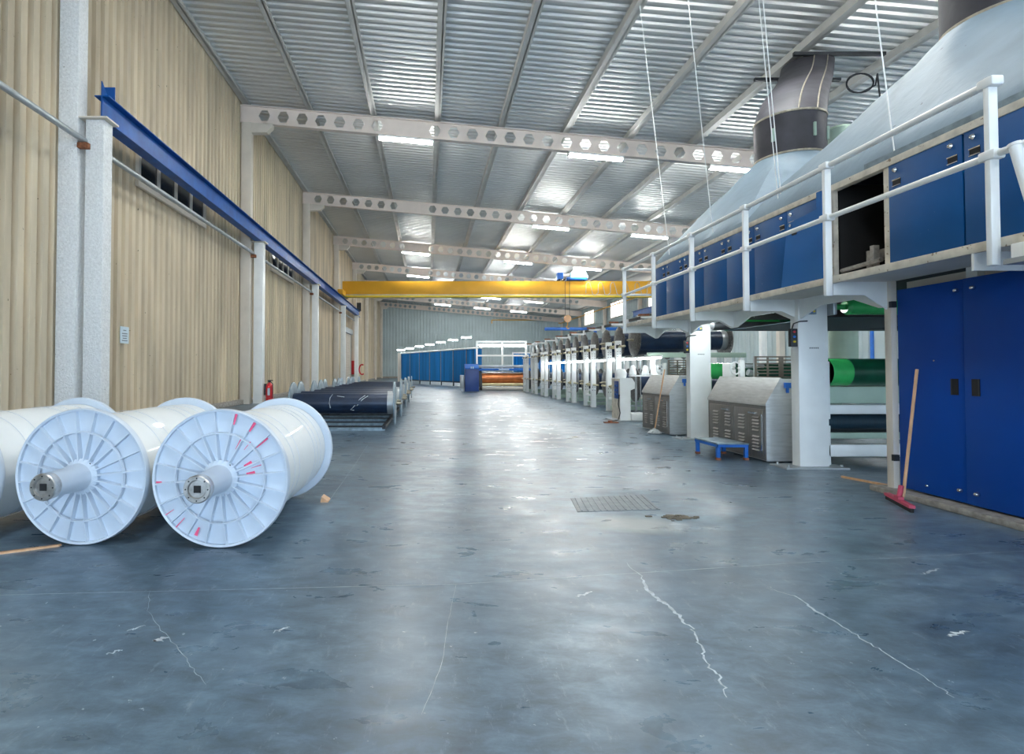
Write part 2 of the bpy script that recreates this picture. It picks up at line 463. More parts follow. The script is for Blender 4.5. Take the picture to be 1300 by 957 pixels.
# blue framed door in the right wall
g = mb(); x = XR - .12; g.box(x - .02, x + .02, 22.55, 23.45, 0, 2.9); D2 = struct('door_2', g, M['wallB'])
g = mb(); g.box(x - .06, x + .05, 22.4, 22.56, 0, 3.0); g.box(x - .06, x + .05, 23.44, 23.6, 0, 3.0); g.box(x - .06, x + .05, 22.4, 23.6, 2.9, 3.05); g.build('door_frame', M['midblue'], D2)

# floor joints and cracks (filled, flush strips belonging to the floor)
def fp(px, py):
    Y = 1.2 / math.tan(math.atan((py - 452.66) / 720.0) - PITCH) if py > 469 else 80
    d = math.hypot(Y, 1.2); k = Y / (720 * math.cos(PITCH) + (py - 452.66) * math.sin(PITCH))
    return ((px - 543) * k, Y)
def ribbon(pts, ws, name, m, z=.0015, jit=0.0):
    b = mb(); bm = b.bm; prev = None; P = []
    for i in range(len(pts) - 1):
        for t in range(6):
            u = t / 6; P.append((pts[i][0] * (1 - u) + pts[i + 1][0] * u, pts[i][1] * (1 - u) + pts[i + 1][1] * u, ws[i] * (1 - u) + ws[i + 1] * u))
    P.append((pts[-1][0], pts[-1][1], ws[-1]))
    for i, (x, y, w) in enumerate(P):
        a, c = P[max(i - 1, 0)], P[min(i + 1, len(P) - 1)]
        d = Vector((c[0] - a[0], c[1] - a[1])).normalized(); nn = Vector((-d.y, d.x))
        x += random.uniform(-jit, jit); y += random.uniform(-jit, jit)
        w1, w2 = w * random.uniform(.4, 1.3) if jit else w, w * random.uniform(.4, 1.3) if jit else w
        A, B = bm.verts.new((x + nn.x * w1, y + nn.y * w1, z)), bm.verts.new((x - nn.x * w2, y - nn.y * w2, z))
        if prev: bm.faces.new((prev[0], A, B, prev[1]))
        prev = (A, B)
    return b.build(name, m, FLOOR)
ribbon([(-2.9, 3.0), (-2.2, 3.05), (.19, 3.20), (2.38, 3.56), (4.4, 3.84)], [.003] * 5, 'expansion_joint', M['joint'], jit=.002)
ribbon([(2.3, 5.55), (2.95, 5.66), (3.6, 5.62), (4.4, 5.55)], [.004] * 4, 'expansion_joint', M['joint'], jit=.003)
ribbon([(-.02, 2.0), (.06, 2.35), (.1, 2.75), (.16, 3.2)], [.001, .001, .001, .001], 'expansion_joint', M['joint'], jit=.002)
ribbon([(-.9, 5.3), (-.92, 7.2), (-.95, 9.0)], [.004, .004, .004], 'expansion_joint', M['joint'], jit=.003)
c1 = [(795, 715), (815, 732), (825, 750), (837, 762), (852, 770), (867, 787), (880, 800), (890, 820), (895, 840), (915, 862), (925, 885)]
ribbon([fp(*p) for p in c1], [.001, .004, .012, .015, .009, .011, .003, .006, .004, .006, .002], 'crack', M['crack'], jit=.011)
c2 = [(975, 747), (1010, 757), (1030, 772), (1065, 792), (1100, 815), (1130, 832), (1180, 865), (1210, 885)]
ribbon([fp(*p) for p in c2], [.001, .003, .008, .004, .003, .003, .003, .002], 'crack', M['crack'], jit=.008)
c3 = [(190, 750), (188, 775), (205, 800), (232, 830), (245, 850), (262, 870)]
ribbon([fp(*p) for p in c3], [.001, .001, .002, .002, .002, .001], 'crack', M['joint'], jit=.005)
for (px, py, w) in ((203, 812, .04), (172, 798, .016), (145, 828, .014), (355, 800, .016), (1180, 726, .02), (1215, 805, .022), (740, 755, .02)):
    a = fp(px - 10, py + 3); c = fp(px + 12, py - 4)
    ribbon([a, ((a[0] + c[0]) / 2, (a[1] + c[1]) / 2), c], [w * .2, w * .6, w * .2], 'paint_mark', M['crack'], jit=.01)

# ------------------------------------------------------------------ crane rails, posts, pipe on the left
RXL = -5.9
PY = [10.1, 19.85, 29.75, 39.6, 47.0]
for i, Y in enumerate(PY):
    r = thing('crane_post', '%s white post under the blue crane rail by the tan wall' % ORD[i], 'post', (RXL, Y, 0), 'posts carrying the left crane rail')
    m_ = M['foam'] if i == 0 else M['white']
    g = mb(); g.box(RXL - .17, RXL + .15, Y - .13, Y + .16, .02, 5.64, .01); g.build('shaft', m_, r)
    g = mb(); g.box(RXL - .26, RXL + .24, Y - .2, Y + .2, 5.64, 5.67); g.build('cap_plate', M['cream'], r)
    g = mb(); g.box(RXL - .24, RXL + .22, Y - .2, Y + .22, 0, .02)
    for a in (-.18, .16):
        for c in (-.15, .17): g.cyl((RXL + a, Y + c, .02), (RXL + a, Y + c, .05), .018, seg=6)
    g.build('base_plate', M['steel'], r)
def ibeam(b, x, y0, y1, z0, z1, w, t=.02):
    b.box(x - .012, x + .012, y0, y1, z0 + t, z1 - t); b.box(x - w, x + w, y0, y1, z0, z0 + t); b.box(x - w, x + w, y0, y1, z1 - t, z1)
r = thing('crane_rail', 'long blue steel crane rail beam on white posts along the left wall', 'crane rail', (RXL, 28, 5.67))
g = mb(); ibeam(g, RXL, 10.15, 48.5, 5.67, 6.16, .13)
g.build('beam', M['rail'], r)
g = mb(); g.box(RXL - .03, RXL + .03, 10.5, 48.3, 6.16, 6.2); g.build('rail_bar', M['rail'], r)
g = mb(); g.prism([(10.15, 6.16), (10.4, 6.16), (10.15, 6.42)], 'x', RXL - .01, RXL + .01); g.box(RXL - .11, RXL + .11, 10.38, 10.4, 6.16, 6.42); g.build('end_stop', M['rail'], r)
g = mb(); g.box(RXL - .15, RXL + .2, 48.3, 48.5, 6.2, 6.9); g.build('end_stop', M['dark'], r)
# right hand crane rail
RXR = 17.6
r = thing('crane_rail', 'light blue steel crane rail high on the right hand side beyond the machines', 'crane rail', (RXR, 28, 5.67))
g = mb(); ibeam(g, RXR, 10.15, 48.5, 5.67, 6.16, .13); g.build('beam', M['rail'], r)
for i, Y in enumerate(PY):
    g = mb(); g.box(RXR - .15, RXR + .15, Y - .13, Y + .13, 0, 5.64, .01); g.box(RXR - .24, RXR + .24, Y - .2, Y + .2, 5.64, 5.67)
    tag(g.build('crane_post', M['white']), '%s white post under the right hand crane rail, behind the machines' % ORD[i], 'post', 'posts carrying the right crane rail')
r = thing('wall_pipe', 'grey pipe running along the left wall on rusty brackets', 'pipe', (-6.08, 28, 5.25))
g = mb(); g.cyl((-6.08, 4, 5.25), (-6.08, 48, 5.25), .052, seg=12); g.build('pipe', M['steel'], r)
for Y in PY[:4]:
    g = mb(); g.box(-6.22, -5.98, Y - .22, Y - .12, 5.1, 5.2, .01); g.box(-6.15, -6.01, Y - .2, Y - .14, 5.12, 5.2); g.build('bracket', M['rust'], r)

# overhead crane
CY = 39.6
r = thing('overhead_crane', 'yellow overhead travelling crane girder spanning the hall', 'crane', (5.8, CY, 6.2))
g = mb(); g.box(RXL - .05, RXR, CY - .2, CY + .2, 6.42, 7.36, .01); g.build('girder', M['yellow'], r)
g = mb(); g.box(RXL + .2, RXR, CY - .28, CY + .28, 6.24, 6.36); g.build('lower_flange', M['yellow2'], r)
g = mb(); g.box(RXL + .2, RXR, CY - .24, CY + .24, 6.36, 6.42); g.build('rail_strip', M['steel'], r)
for x in (RXL, RXR):
    g = mb(); g.box(x - .18, x + .18, CY - 1.5, CY + 1.5, 6.28, 6.62, .02)
    for s in (-1.2, 1.2): g.cyl((x - .06, CY + s, 6.38), (x + .06, CY + s, 6.38), .175, seg=20)
    g.build('end_carriage', M['yellow'], r)
g = mb(); xs = [11.2 + .85 * k for k in range(8)]
for x in xs:
    pts = [(x + .28 * math.cos(a) * (1 if a < PI else 1), CY - .34, 0) for a in ()]
    pts = [(x - .22, CY - .33, 6.5), (x - .2, CY - .33, 7.1), (x - .1, CY - .33, 7.25), (x + .05, CY - .33, 7.22), (x + .15, CY - .33, 6.9), (x + .25, CY - .33, 6.45), (x + .42, CY - .33, 6.33), (x + .6, CY - .33, 6.5)]
    g.tube(pts, .02, 6)
g.build('festoon_cable', M['steel'], r)
t = thing('hoist_trolley', 'pale blue and white hoist trolley riding on top of the yellow crane girder', 'hoist', (10, CY, 7.36))
g = mb(); g.box(9.7, 11.1, CY - .3, CY + .3, 7.42, 7.62, .03); g.build('trolley_frame', M['midblue'], t)
g = mb(); g.prism([(9.95, 7.62), (11.2, 7.62), (10.95, 8.05), (10.15, 8.12), (9.95, 7.9)], 'y', CY - .28, CY + .28); g.build('motor_cover', M['trol'], t)
g = mb(); g.box(9.05, 9.45, CY - .25, CY + .25, 7.5, 7.95, .04); g.build('control_box', M['midblue'], t)
g = mb(); g.cyl((9.45, CY, 7.75), (9.95, CY, 7.75), .16, seg=16); g.build('rope_drum', M['cream2'], t)
g = mb()
for x in (9.15, 9.5, 10.9):
    for s in (-.2, .2): g.cyl((x, CY + s - .03, 7.44), (x, CY + s + .03, 7.44), .08, seg=12)
g.build('wheel', M['dark'], t)
hk = mb()
for x in (9.55, 9.85): hk.cyl((x, CY - .32, 4.9), (x, CY - .32, 7.6), .016, seg=6)
hk.build('rope', M['dark'], t)
hk = mb(); hk.cyl((9.7, CY - .38, 4.72), (9.7, CY - .26, 4.72), .26, seg=20); hk.build('pulley_block', M['wood'], t)
hk = mb(); hk.tube([(9.7, CY - .32, 4.5), (9.7, CY - .32, 4.28), (9.62, CY - .32, 4.15), (9.7, CY - .32, 4.02), (9.82, CY - .32, 4.08)], .035, 8); hk.build('hook', M['yellow'], t)

# left wall fittings
r = thing('fire_extinguisher', 'red fire extinguisher hanging beside the second crane post', 'fire extinguisher', (-5.58, 20.0, .06))
g = mb(); g.lathe([(.10, .06), (.125, .09), (.13, .2), (.13, .58), (.11, .66), (.05, .72), (.04, .75)], (-5.56, 19.95, 0), 'z', 20); g.build('cylinder', M['red'], r)
g = mb(); g.box(-5.6, -5.52, 19.9, 20, .75, .8); g.box(-5.62, -5.44, 19.93, 19.97, .8, .83); g.build('valve', M['dark'], r)
g = mb(); g.tube([(-5.52, 19.9, .78), (-5.42, 19.86, .7), (-5.41, 19.84, .4), (-5.43, 19.84, .2)], .014, 6); g.build('hose', M['dark'], r)
g = mb(); g.box(-5.74, -5.67, 19.92, 20.0, .3, .7); g.build('wall_bracket', M['dark'], r)
g = mb(); g.box(-5.59, -5.51, 19.81, 19.825, .3, .55); g.build('instruction_label', M['paper'], r)
r = thing('fire_hose_cabinet', 'red fire hose cabinet on the left wall near the roller shutter', 'hose cabinet', (-6.2, 48.6, .75))
g = mb(); g.box(-6.5, -6.0, 48.2, 49.0, .78, 1.95, .02); g.build('box', M['red'], r)
g = mb(); g.box(-6.42, -6.08, 48.17, 48.19, .9, 1.8); g.build('door', M['red'], r)
g = mb()
g.tube([(-5.6 + .3 * math.cos(a) * .8, 48.4, 1.2 + .42 * math.sin(a)) for a in [PI * .35 + k * .2 for k in range(22)]], .06, 6); g.build('hose', M['red'], r)
g = mb(); g.box(-6.0, -5.8, 48.36, 48.44, 1.15, 1.25); g.build('hose_arm', M['red'], r)
r = thing('wall_notice', 'small pale blue notice sheet on the tan corrugated wall', 'notice', (-6.55, 12.15, 1.95))
g = mb(); g.box(-6.52, -6.51, 12.0, 12.34, 1.76, 2.12); g.build('sheet', M['paper'], r)
g = mb()
for z, w in ((2.04, .06), (1.97, .11), (1.92, .1), (1.87, .08), (1.82, .11)): g.box(-6.51, -6.508, 12.17 - w, 12.17 + w, z - .008, z + .008)
g.build('print_lines', M['ink'], r)

# ------------------------------------------------------------------ big white yarn reels
R_ = .467
def make_reel(label):
    r = thing('yarn_reel', label, 'yarn reel', (0, 0, 0), 'big white yarn reels lying on the floor')
    L = 1.47
    b = mb(); b.lathe([(.405, .03), (.408, .2), (.402, .5), (.410, .8), (.405, 1.1), (.409, 1.3), (.405, L - .03)], (0, 0, R_), 'y', 72)
    b.build('wound_yarn', M['yarn'], r)
    b = mb()
    for y in (.35, .52, .98, 1.12, 1.26):
        b.tube([(.411 * math.cos(a), y + .03 * math.sin(a * 1.0 + y * 9), R_ + .411 * math.sin(a)) for a in [k * PI / 24 for k in range(49)]], .0018, 5)
    b.build('yarn_tie', M['flange'], r)
    def flange(y0, s):
        f = mb()
        # web disc with rim
        f.lathe([(.09, y0), (R_ - .02, y0 - s * .004), (R_ - .02, y0 - s * .030), (R_ - .006, y0 - s * .034), (R_, y0 - s * .016), (R_, y0 + s * .016), (R_ - .006, y0 + s * .024), (.09, y0 + s * .022)], (0, 0, R_), 'y', 96)
        fl = f.build('flange', M['flange'], r)
        rb = mb()
        for k in range(20):
            a = 2 * PI * k / 20 + .1
            u = Vector((math.cos(a), 0, math.sin(a))); w = Vector((-math.sin(a), 0, math.cos(a)))
            def v(rad, wid, dep): return [Vector((0, y0 - s * dep, R_)) + u * rad + w * q for q in (-wid, wid)]
            A, B = v(.105, .010, -.002), v(.45, .0065, -.002); A2, B2 = v(.105, .0045, .048), v(.45, .0035, .030)
            vs = [rb.bm.verts.new(p) for p in A + B + A2 + B2]
            for q in ((4, 5, 7, 6), (0, 1, 5, 4), (2, 3, 7, 6), (0, 2, 6, 4), (1, 3, 7, 5)): rb.bm.faces.new([vs[i] for i in q])
        rb.build('radial_rib', M['flange'], fl)
        rr = mb(); rr.lathe([(.296, y0 - s * .02), (.300, y0 - s * .042), (.307, y0 - s * .042), (.311, y0 - s * .02)], (0, 0, R_), 'y', 72); rr.build('ring_rib', M['flange'], fl)
        return fl
    flange(0.0, 1); flange(L, -1)
    h = mb(); h.lathe([(.122, .0), (.122, -.035), (.108, -.045), (.094, -.055), (.084, -.20), (.082, -.335)], (0, 0, R_), 'y', 40)
    h.lathe([(.122, L), (.122, L + .035), (.09, L + .055), (.082, L + .2)], (0, 0, R_), 'y', 32)
    hb = h.build('hub', M['flange'], r)
    h = mb()
    for k in range(3):
        a = 2 * PI * k / 3 + .9; h.cyl((.114 * math.cos(a), -.034, R_ + .114 * math.sin(a)), (.114 * math.cos(a), -.041, R_ + .114 * math.sin(a)), .006, seg=8)
    h.build('bolt', M['dark'], hb)
    h = mb(); h.lathe([(.084, -.33), (.086, -.385), (.080, -.392), (.058, -.392), (.052, -.38), (.04, -.38)], (0, 0, R_), 'y', 40)
    rg = h.build('end_ring', M['hubring'], r)
    h = mb(); h.box(-.022, .022, -.384, -.379, R_ - .022, R_ + .022); h.build('square_socket', M['black'], rg)
    h = mb()
    for k in range(8):
        a = 2 * PI * k / 8; h.cyl((.069 * math.cos(a), -.390, R_ + .069 * math.sin(a)), (.069 * math.cos(a), -.394, R_ + .069 * math.sin(a)), .005, seg=8)
    h.build('bolt', M['dark'], rg)
    return r
reel = make_reel('white yarn reel nearest the aisle, its flange marked with pink chalk')
reel2 = dup(reel, None, 'white yarn reel in the middle of the three, with a worn greasy hub ring')
reel3 = dup(reel, None, 'white yarn reel cut off by the left edge, leftmost of the three')
def place_reel(o, x0, y0, x1, y1):
    o.location = (x0, y0, 0); o.rotation_euler = (0, 0, -math.atan2(x1 - x0, y1 - y0))
# chalk marks on the first reel
for (a, r0, r1, w) in ((96, .30, .44, .004), (76, .37, .45, .009), (78, .2, .3, .004), (58, .37, .44, .010), (62, .22, .3, .005), (40, .32, .42, .006), (27, .18, .24, .011), (10, .18, .24, .009), (18, .22, .30, .003), (184, .40, .44, .007), (228, .36, .45, .004), (247, .36, .42, .012), (214, .38, .45, .003), (50, .25, .32, .003)):
    ck = mb(); t = math.radians(a); u = Vector((math.cos(t), 0, math.sin(t))); w_ = Vector((-math.sin(t), 0, math.cos(t)))
    c0 = Vector((0, -.0235, R_)); vs = [ck.bm.verts.new(c0 + u * r0 - w_ * w * .5), ck.bm.verts.new(c0 + u * r0 + w_ * w * .5), ck.bm.verts.new(c0 + u * r1 + w_ * w), ck.bm.verts.new(c0 + u * r1 - w_ * w)]
    ck.bm.faces.new(vs); ck.build('chalk_mark', M['pink'], reel)
place_reel(reel, -1.40, 3.87, -1.36, 5.34); place_reel(reel2, -2.375, 3.93, -2.30, 5.40); place_reel(reel3, -3.375, 3.93, -3.30, 5.40)
# wooden wedge and lath
g = mb(); g.prism([(-.97, 0), (-.9, 0), (-.9, .012), (-.96, .05)], 'y', 5.15, 5.27)
tag(g.build('wooden_wedge', M['wood']), 'small wooden wedge on the floor under the reel nearest the aisle', 'wedge')
g = mb(); g.prism([(-2.92, 3.62), (-2.5, 3.87), (-2.50, 3.90), (-2.93, 3.66)], 'z', 0, .012)
tag(g.build('wooden_lath', M['wood']), 'thin pale wooden lath on the floor in front of the middle reel', 'lath')

# ------------------------------------------------------------------ dark beams on the rack, left of the aisle
g0 = thing('beam_rack', 'low dark steel floor rack under the row of navy beams', 'rack', (-1.7, 17, 0))
g = mb()
for x in (-2.62, -.86): g.box(x - .035, x + .035, 11.15, 23.4, .03, .10)
g.build('long_rail', M['dark'], g0)
for k in range(26):
    g = mb(); y = 11.2 + k * .485; g.box(-2.6, -.84, y - .03, y + .03, 0, .045 if k % 2 else .06); g.build('cross_bar', M['dark'] if k % 2 else M['discl'], g0)
def make_warp(label, group, flm, barm, L, rb, rf, shaft, shm):
    r = thing('warp_beam', label, 'warp beam', (0, 0, 0), group)
    b = mb(); b.cyl((0, 0, rf), (L, 0, rf), rb, seg=28); bb = b.build('barrel', barm, r)
    b = mb(); b.cyl((L * .93, 0, rf), (L - .02, 0, rf), rb * 1.01, seg=28); b.build('end_collar', M['steel'], bb)
    for x in (0, L):
        b = mb(); b.lathe([(.06, -.03), (rf * .5, -.022), (rf - .01, -.015), (rf, -.01), (rf, .01), (rf - .01, .015), (rf * .5, .022), (.06, .03)], (x, 0, rf), 'x', 40)
        b.build('flange', flm, r)
    for x, s in ((0, -1), (L, 1)):
        b = mb(); b.cyl((x, 0, rf), (x + s * shaft * .5, 0, rf), .035, seg=16); b.cyl((x + s * shaft * .5, 0, rf), (x + s * shaft, 0, rf), .022, seg=16)
        b.cyl((x + s * shaft * .55, 0, rf), (x + s * shaft * .8, 0, rf), .03, seg=16)
        b.build('shaft_end', shm, r)
    return r
w0 = make_warp('x', 'navy warp beams on the floor rack', M['discl'], M['navy'], 2.1, .215, .44, .15, M['shaft'])
for k in range(12):
    o = w0 if k == 0 else dup(w0)
    o.location = (-2.78 + (.0, -.07, .03)[k % 3], 11.75 + k * 1.0, .06); o['label'] = '%s navy warp beam in the row on the low floor rack' % ORD[k] + (', with white scuffs' if k == 0 else '')
g = mb()
for pts in ([(-1.95, .19), (-1.99, .12), (-2.0, .02), (-1.98, -.08)], [(-1.28, .17), (-1.38, .1), (-1.5, -.05), (-1.57, -.12), (-1.5, -.13)], [(-1.22, .16), (-1.33, .09), (-1.44, -.04)], [(-1.85, .16), (-1.7, .14)]):
    P3 = []
    for x, h in pts:
        P3.append((x, 11.75 - math.sqrt(max(.0001, .2165 ** 2 - h * h)), .50 + h))
    g.tube(P3, .007, 5)
sc = g.build('white_scuff', M['crack'], w0)

# ------------------------------------------------------------------ far end: blue creel enclosure, warping machine
A, B = Vector((-2.35, 51, 0)), Vector((3.6, 37.8, 0)); D = (B - A); n_ = 14
r = thing('creel_enclosure', 'long bright blue curtained enclosure at the far end of the hall', 'enclosure', (.6, 44.5, 0))
zt, zb = 2.65, .3
for k in range(n_):
    p, q = A + D * (k / n_), A + D * ((k + 1) / n_)
    g = mb(); bm = g.bm; prev = None
    for t in range(13):
        u = t / 12; v = p.lerp(q, u); nn = Vector((D.y, -D.x, 0)).normalized() * (.06 * math.sin(u * 6 * PI))
        if t == 0: nn *= 0
        a_, c_ = bm.verts.new((v.x + nn.x, v.y + nn.y, zb)), bm.verts.new((v.x + nn.x, v.y + nn.y, zt))
        if prev: bm.faces.new((prev[0], a_, c_, prev[1])).smooth = True
        prev = (a_, c_)
    g.build('curtain', M['curtain'], r)
    if k % 2 == 0 or k == n_ - 1:
        g = mb(); g.cyl((p.x, p.y, 0), (p.x, p.y, zt), .04, seg=8); g.build('leg', M['dark'], r)
g = mb(); g.cyl(A + Vector((0, 0, zt)), B + Vector((0, 0, zt)), .07, seg=8); g.build('top_rail', M['white'], r)
g = mb(); g.cyl(A + Vector((0, 0, zb)), B + Vector((0, 0, zb)), .05, seg=8); g.build('bottom_rail', M['dark'], r)
g = mb(); g.box(-2.7, -2.45, 51, 51.1, 0, 2.7); g.box(-2.47, -2.4, 51, 51.1, 0, 2.6); g.build('end_post', M['cream'], r)
# extension of the enclosure behind the warping machine
r = thing('curtain_wall', 'bright blue curtain partition behind the right part of the warping machine', 'partition', (8, 41, 0))
for k in range(6):
    g = mb(); bm = g.bm; prev = None
    for t in range(13):
        u = t / 12; x = 6.2 + (k + u) * .62; a_, c_ = bm.verts.new((x, 41 + .06 * math.sin(u * 6 * PI), .3)), bm.verts.new((x, 41 + .06 * math.sin(u * 6 * PI), 2.35))
        if prev: bm.faces.new((prev[0], a_, c_, prev[1])).smooth = True
        prev = (a_, c_)
    g.build('curtain', M['curtain'], r)
g = mb(); g.box(6.1, 10, 40.97, 41.03, 2.35, 2.45)
for x in (6.15, 8, 9.95): g.box(x - .04, x + .04, 40.96, 41.04, 0, 2.35)
g.build('frame', M['white'], r)
# lamps above the enclosure
for k in range(7):
    u = (k + .3) / 7; p = A + D * u + Vector((-.3, .6, 0)); z = 3.0 + .08 * k
    g = thing('enclosure_lamp', '%s fluorescent lamp above the blue curtained enclosure, counted from its far end' % ('first' if k == 0 else ORD[k]), 'lamp', (p.x, p.y, z), 'lamps above the blue enclosure')
    h = mb(); h.box(p.x - .36, p.x + .36, p.y - .08, p.y + .08, z, z + .06); h.build('housing', M['white'], g)
    h = mb(); h.cyl((p.x - .34, p.y, z - .05), (p.x + .34, p.y, z - .05), .04, seg=8); h.build('tube', M['tubel'], g)
    h = mb(); h.cyl((p.x, p.y, 0), (p.x, p.y, z), .025, seg=6); h.build('stand_pole', M['steel'], g)
# blue operator cabinet
r = thing('operator_cabinet', 'dark blue operator cabinet at the left end of the warping machine', 'cabinet', (2.35, 30.6, 0))
g = mb(); g.box(2.0, 2.74, 30.35, 31.0, .03, 1.22, .02); g.build('body', M['cab'], r)
g = mb(); g.prism([(30.3, 1.22), (31.0, 1.22), (31.0, 1.5), (30.8, 1.5), (30.3, 1.28)], 'x', 2.0, 2.74); g.build('sloped_console', M['midblue'], r)
g = mb(); g.box(2.3, 2.36, 30.28, 30.3, 1.25, 1.36); g.box(2.4, 2.46, 30.28, 30.3, 1.25, 1.36); g.build('dial', M['paper'], r)
g = mb(); g.box(1.75, 1.98, 30.6, 30.9, .2, .9, .02); g.box(1.8, 1.95, 30.65, 30.85, 0, .2); g.build('side_motor', M['steel'], r)
r = thing('warping_machine', 'warping machine with a lit copper drum at the far end of the aisle', 'machine', (4.5, 33.2, 0))
for x in (3.05, 5.85):
    g = mb(); g.prism([(32.6, 0), (34, 0), (34, 1.3), (33.4, 1.45), (32.9, 1.2), (32.6, .5)], 'x', x - .08, x + .08); g.build('side_frame', M['dark'], r)
g = mb(); g.cyl((3.13, 33.3, .72), (5.77, 33.3, .72), .36, seg=32); g.build('drum', M['orange'], r)
g = mb(); g.cyl((3.13, 32.95, .33), (5.77, 32.95, .33), .09, seg=14); g.build('lower_roller', M['brass'], r)
g = mb(); g.cyl((3.13, 32.95, 1.02), (5.77, 32.95, 1.02), .06, seg=14); g.build('press_roller', M['chrome'], r)
g = mb(); g.box(2.95, 5.95, 32.75, 33.1, 1.13, 1.26, .02); g.build('blue_beam', M['midblue'], r)
g = mb(); g.box(2.95, 5.95, 33.0, 33.7, 1.3, 1.46, .02); g.build('top_cover', M['steel'], r)
g = mb(); g.box(2.95, 5.95, 32.6, 32.9, .06, .2, .01); g.box(2.95, 5.95, 32.75, 34, 0, .06); g.build('foot_board', M['cream'], r)
g = mb(); g.box(4.1, 4.7, 32.72, 32.75, 1.17, 1.23); g.build('name_plate', M['paper'], r)
r = thing('reed_stand', 'white tubular stand with lamps behind the warping machine', 'stand', (4.5, 34.6, 0))
g = mb(); 
for x in (3.0, 4.55, 6.0): g.box(x - .05, x + .05, 34.55, 34.65, 0, 2.9)
g.build('upright', M['white'], r)
for z in (2.05, 2.9):
    g = mb(); g.box(2.95, 6.05, 34.53, 34.67, z - .05, z + .05); g.build('crossbar', M['white'], r)
for x in (3.8, 5.3):
    g = mb(); g.cyl((x - .62, 34.5, 2.62), (x + .62, 34.5, 2.62), .045, seg=8); g.build('lamp_tube', M['tubel'], r)
g = mb(); g.box(3.0, 6.0, 34.56, 34.62, 2.65, 2.75); g.build('lamp_rail', M['white'], r)
# gas pipe on the back and right wall
g = mb(); g.tube([(8.8, YB - .25, 7.5), (8.8, YB - .25, 7.95), (8.8, YB - .25, 8), (17.8, YB - .25, 8), (18.0, YB - .25, 7.9), (18.05, YB - .25, 7.5), (18.08, YB - 1, 7.48), (18.08, 30, 7.45)], .06, 8)
tag(g.build('gas_pipe', M['yellow']), 'thin yellow pipe running along the back and right wall', 'pipe')
r = thing('jib_beam', 'blue horizontal jib beam in front of the back wall', 'beam', (14, 45, 0))
g = mb(); g.box(9.3, 17.9, 44.9, 45.1, 4.3, 4.55, .01); g.build('beam', M['midblue'], r)
g = mb(); g.box(13.2, 13.4, 44.9, 45.1, 0, 4.3); g.build('post', M['midblue'], r)

# ------------------------------------------------------------------ beam creel on the right (white stands, dark discs)
def make_stand(label):
    r = thing('beam_stand', label, 'beam stand', (0, 0, 0), 'white beam stands along the creel')
    for y in (0, .8):
        g = mb(); g.box(0, .15, y - .06, y + .06, .02, 1.98, .006)
        pst = g.build('post', M['white'], r)
        g = mb()
        for z in (.55, .65, 1.55, 1.62, 1.69, 1.86): g.cyl((.04, y - .055, z), (.04, y - .066, z), .012, seg=8); g.cyl((.11, y - .055, z), (.11, y - .066, z), .012, seg=8)
        g.build('bolt', M['dark'], pst)
        g = mb(); g.box(-.06, .24, y - .12, y + .12, 0, .02); g.build('foot_plate', M['steel'], r)
    for z in (1.82, .72):
        g = mb(); g.cyl((.07, -.55, z), (.07, 1.45, z), .028, seg=10); g.build('brass_arm', M['brass'], r)
        g = mb(); g.cyl((.07, .28, z), (.07, .36, z), .05, seg=12); g.cyl((.07, .48, z), (.07, .54, z), .05, seg=12); g.build('arm_collar', M['brass'], r)
    for y in (-.06, .74):
        g = mb(); g.tube([(.07, y - .06, 1.87), (.07, y - .1, 1.87), (.02, y - .12, 1.84)], .012, 6); g.cyl((-.03, y - .13, 1.82), (.0, y - .13, 1.82), .05, seg=12); g.build('hand_knob', M['dark'], r)
    g = mb(); g.box(.05, .11, .06, .74, .35, .41); g.build('tie_bar', M['white'], r)
    g = mb(); g.box(3.0, 3.15, -.06, .06, 0, 1.98); g.box(3.0, 3.15, .74, .86, 0, 1.98); g.build('rear_post', M['white'], r)
    for z in (.1,):
        g = mb(); g.box(.1, 3.05, .35, .45, .06, .16); g.box(.1, .2, -.0, .8, .06, .16); g.box(2.95, 3.05, -.0, .8, .06, .16); g.build('base_beam', M['pgreen'], r)
    return r
s0 = make_stand('x')
for k in range(7):
    o = s0 if k == 0 else dup(s0)
    o.location = (5.13, 15.5 + 2.36 * k, 0); o['label'] = '%s white double post beam stand in the row along the right side of the aisle' % ORD[k]
def make_creel_beam():
    r = make_warp('x', 'dark warp beams in the creel', M['disc'], M['navy'], 2.35, .26, .44, .2, M['shaft'])
    return r
cb = make_creel_beam()
first = True
for lvl, (zc, nm) in enumerate(((1.97, 'upper'), (.80, 'lower'))):
    for k in range(13):
        o = cb if first else dup(cb); first = False
        o.location = (5.42, 14.85 + 1.18 * k, zc - .44)
        o['label'] = '%s dark warp beam with speckled end discs in the %s row of the creel' % (ORD[k], nm)
# top bracket bars and dark rail above the creel
r = thing('creel_gantry', 'thin dark rail with small red brackets above the creel beams', 'gantry', (6.4, 22, 0))
g = mb(); g.box(6.0, 6.06, 12.5, 34, 2.62, 2.70); g.build('rail', M['dark'], r)
for k in range(8):
    y = 14.6 + 2.36 * k
    g = mb(); g.box(5.5, 6.0, y - .03, y + .03, 2.52, 2.58); g.box(5.95, 6.05, y - .05, y + .05, 2.45, 2.7); g.build('arm', M['white'], r)
    g = mb(); g.box(5.44, 5.7, y - .05, y + .05, 2.58, 2.63); g.build('red_bracket', M['rust'], r)
for y in (12.75, 33.2):
    g = mb(); g.box(6.0, 6.06, y - .03, y + .03, 0, 2.62); g.build('post', M['steel'], r)
g = thing('creel_end_bar', 'pale cream horizontal bar just below the nearest upper warp beam', 'bar', (6.6, 14.1, 0))
h = mb(); h.box(5.46, 7.9, 14.05, 14.15, 1.50, 1.62, .005); h.build('bar', M['pgreen'], g)
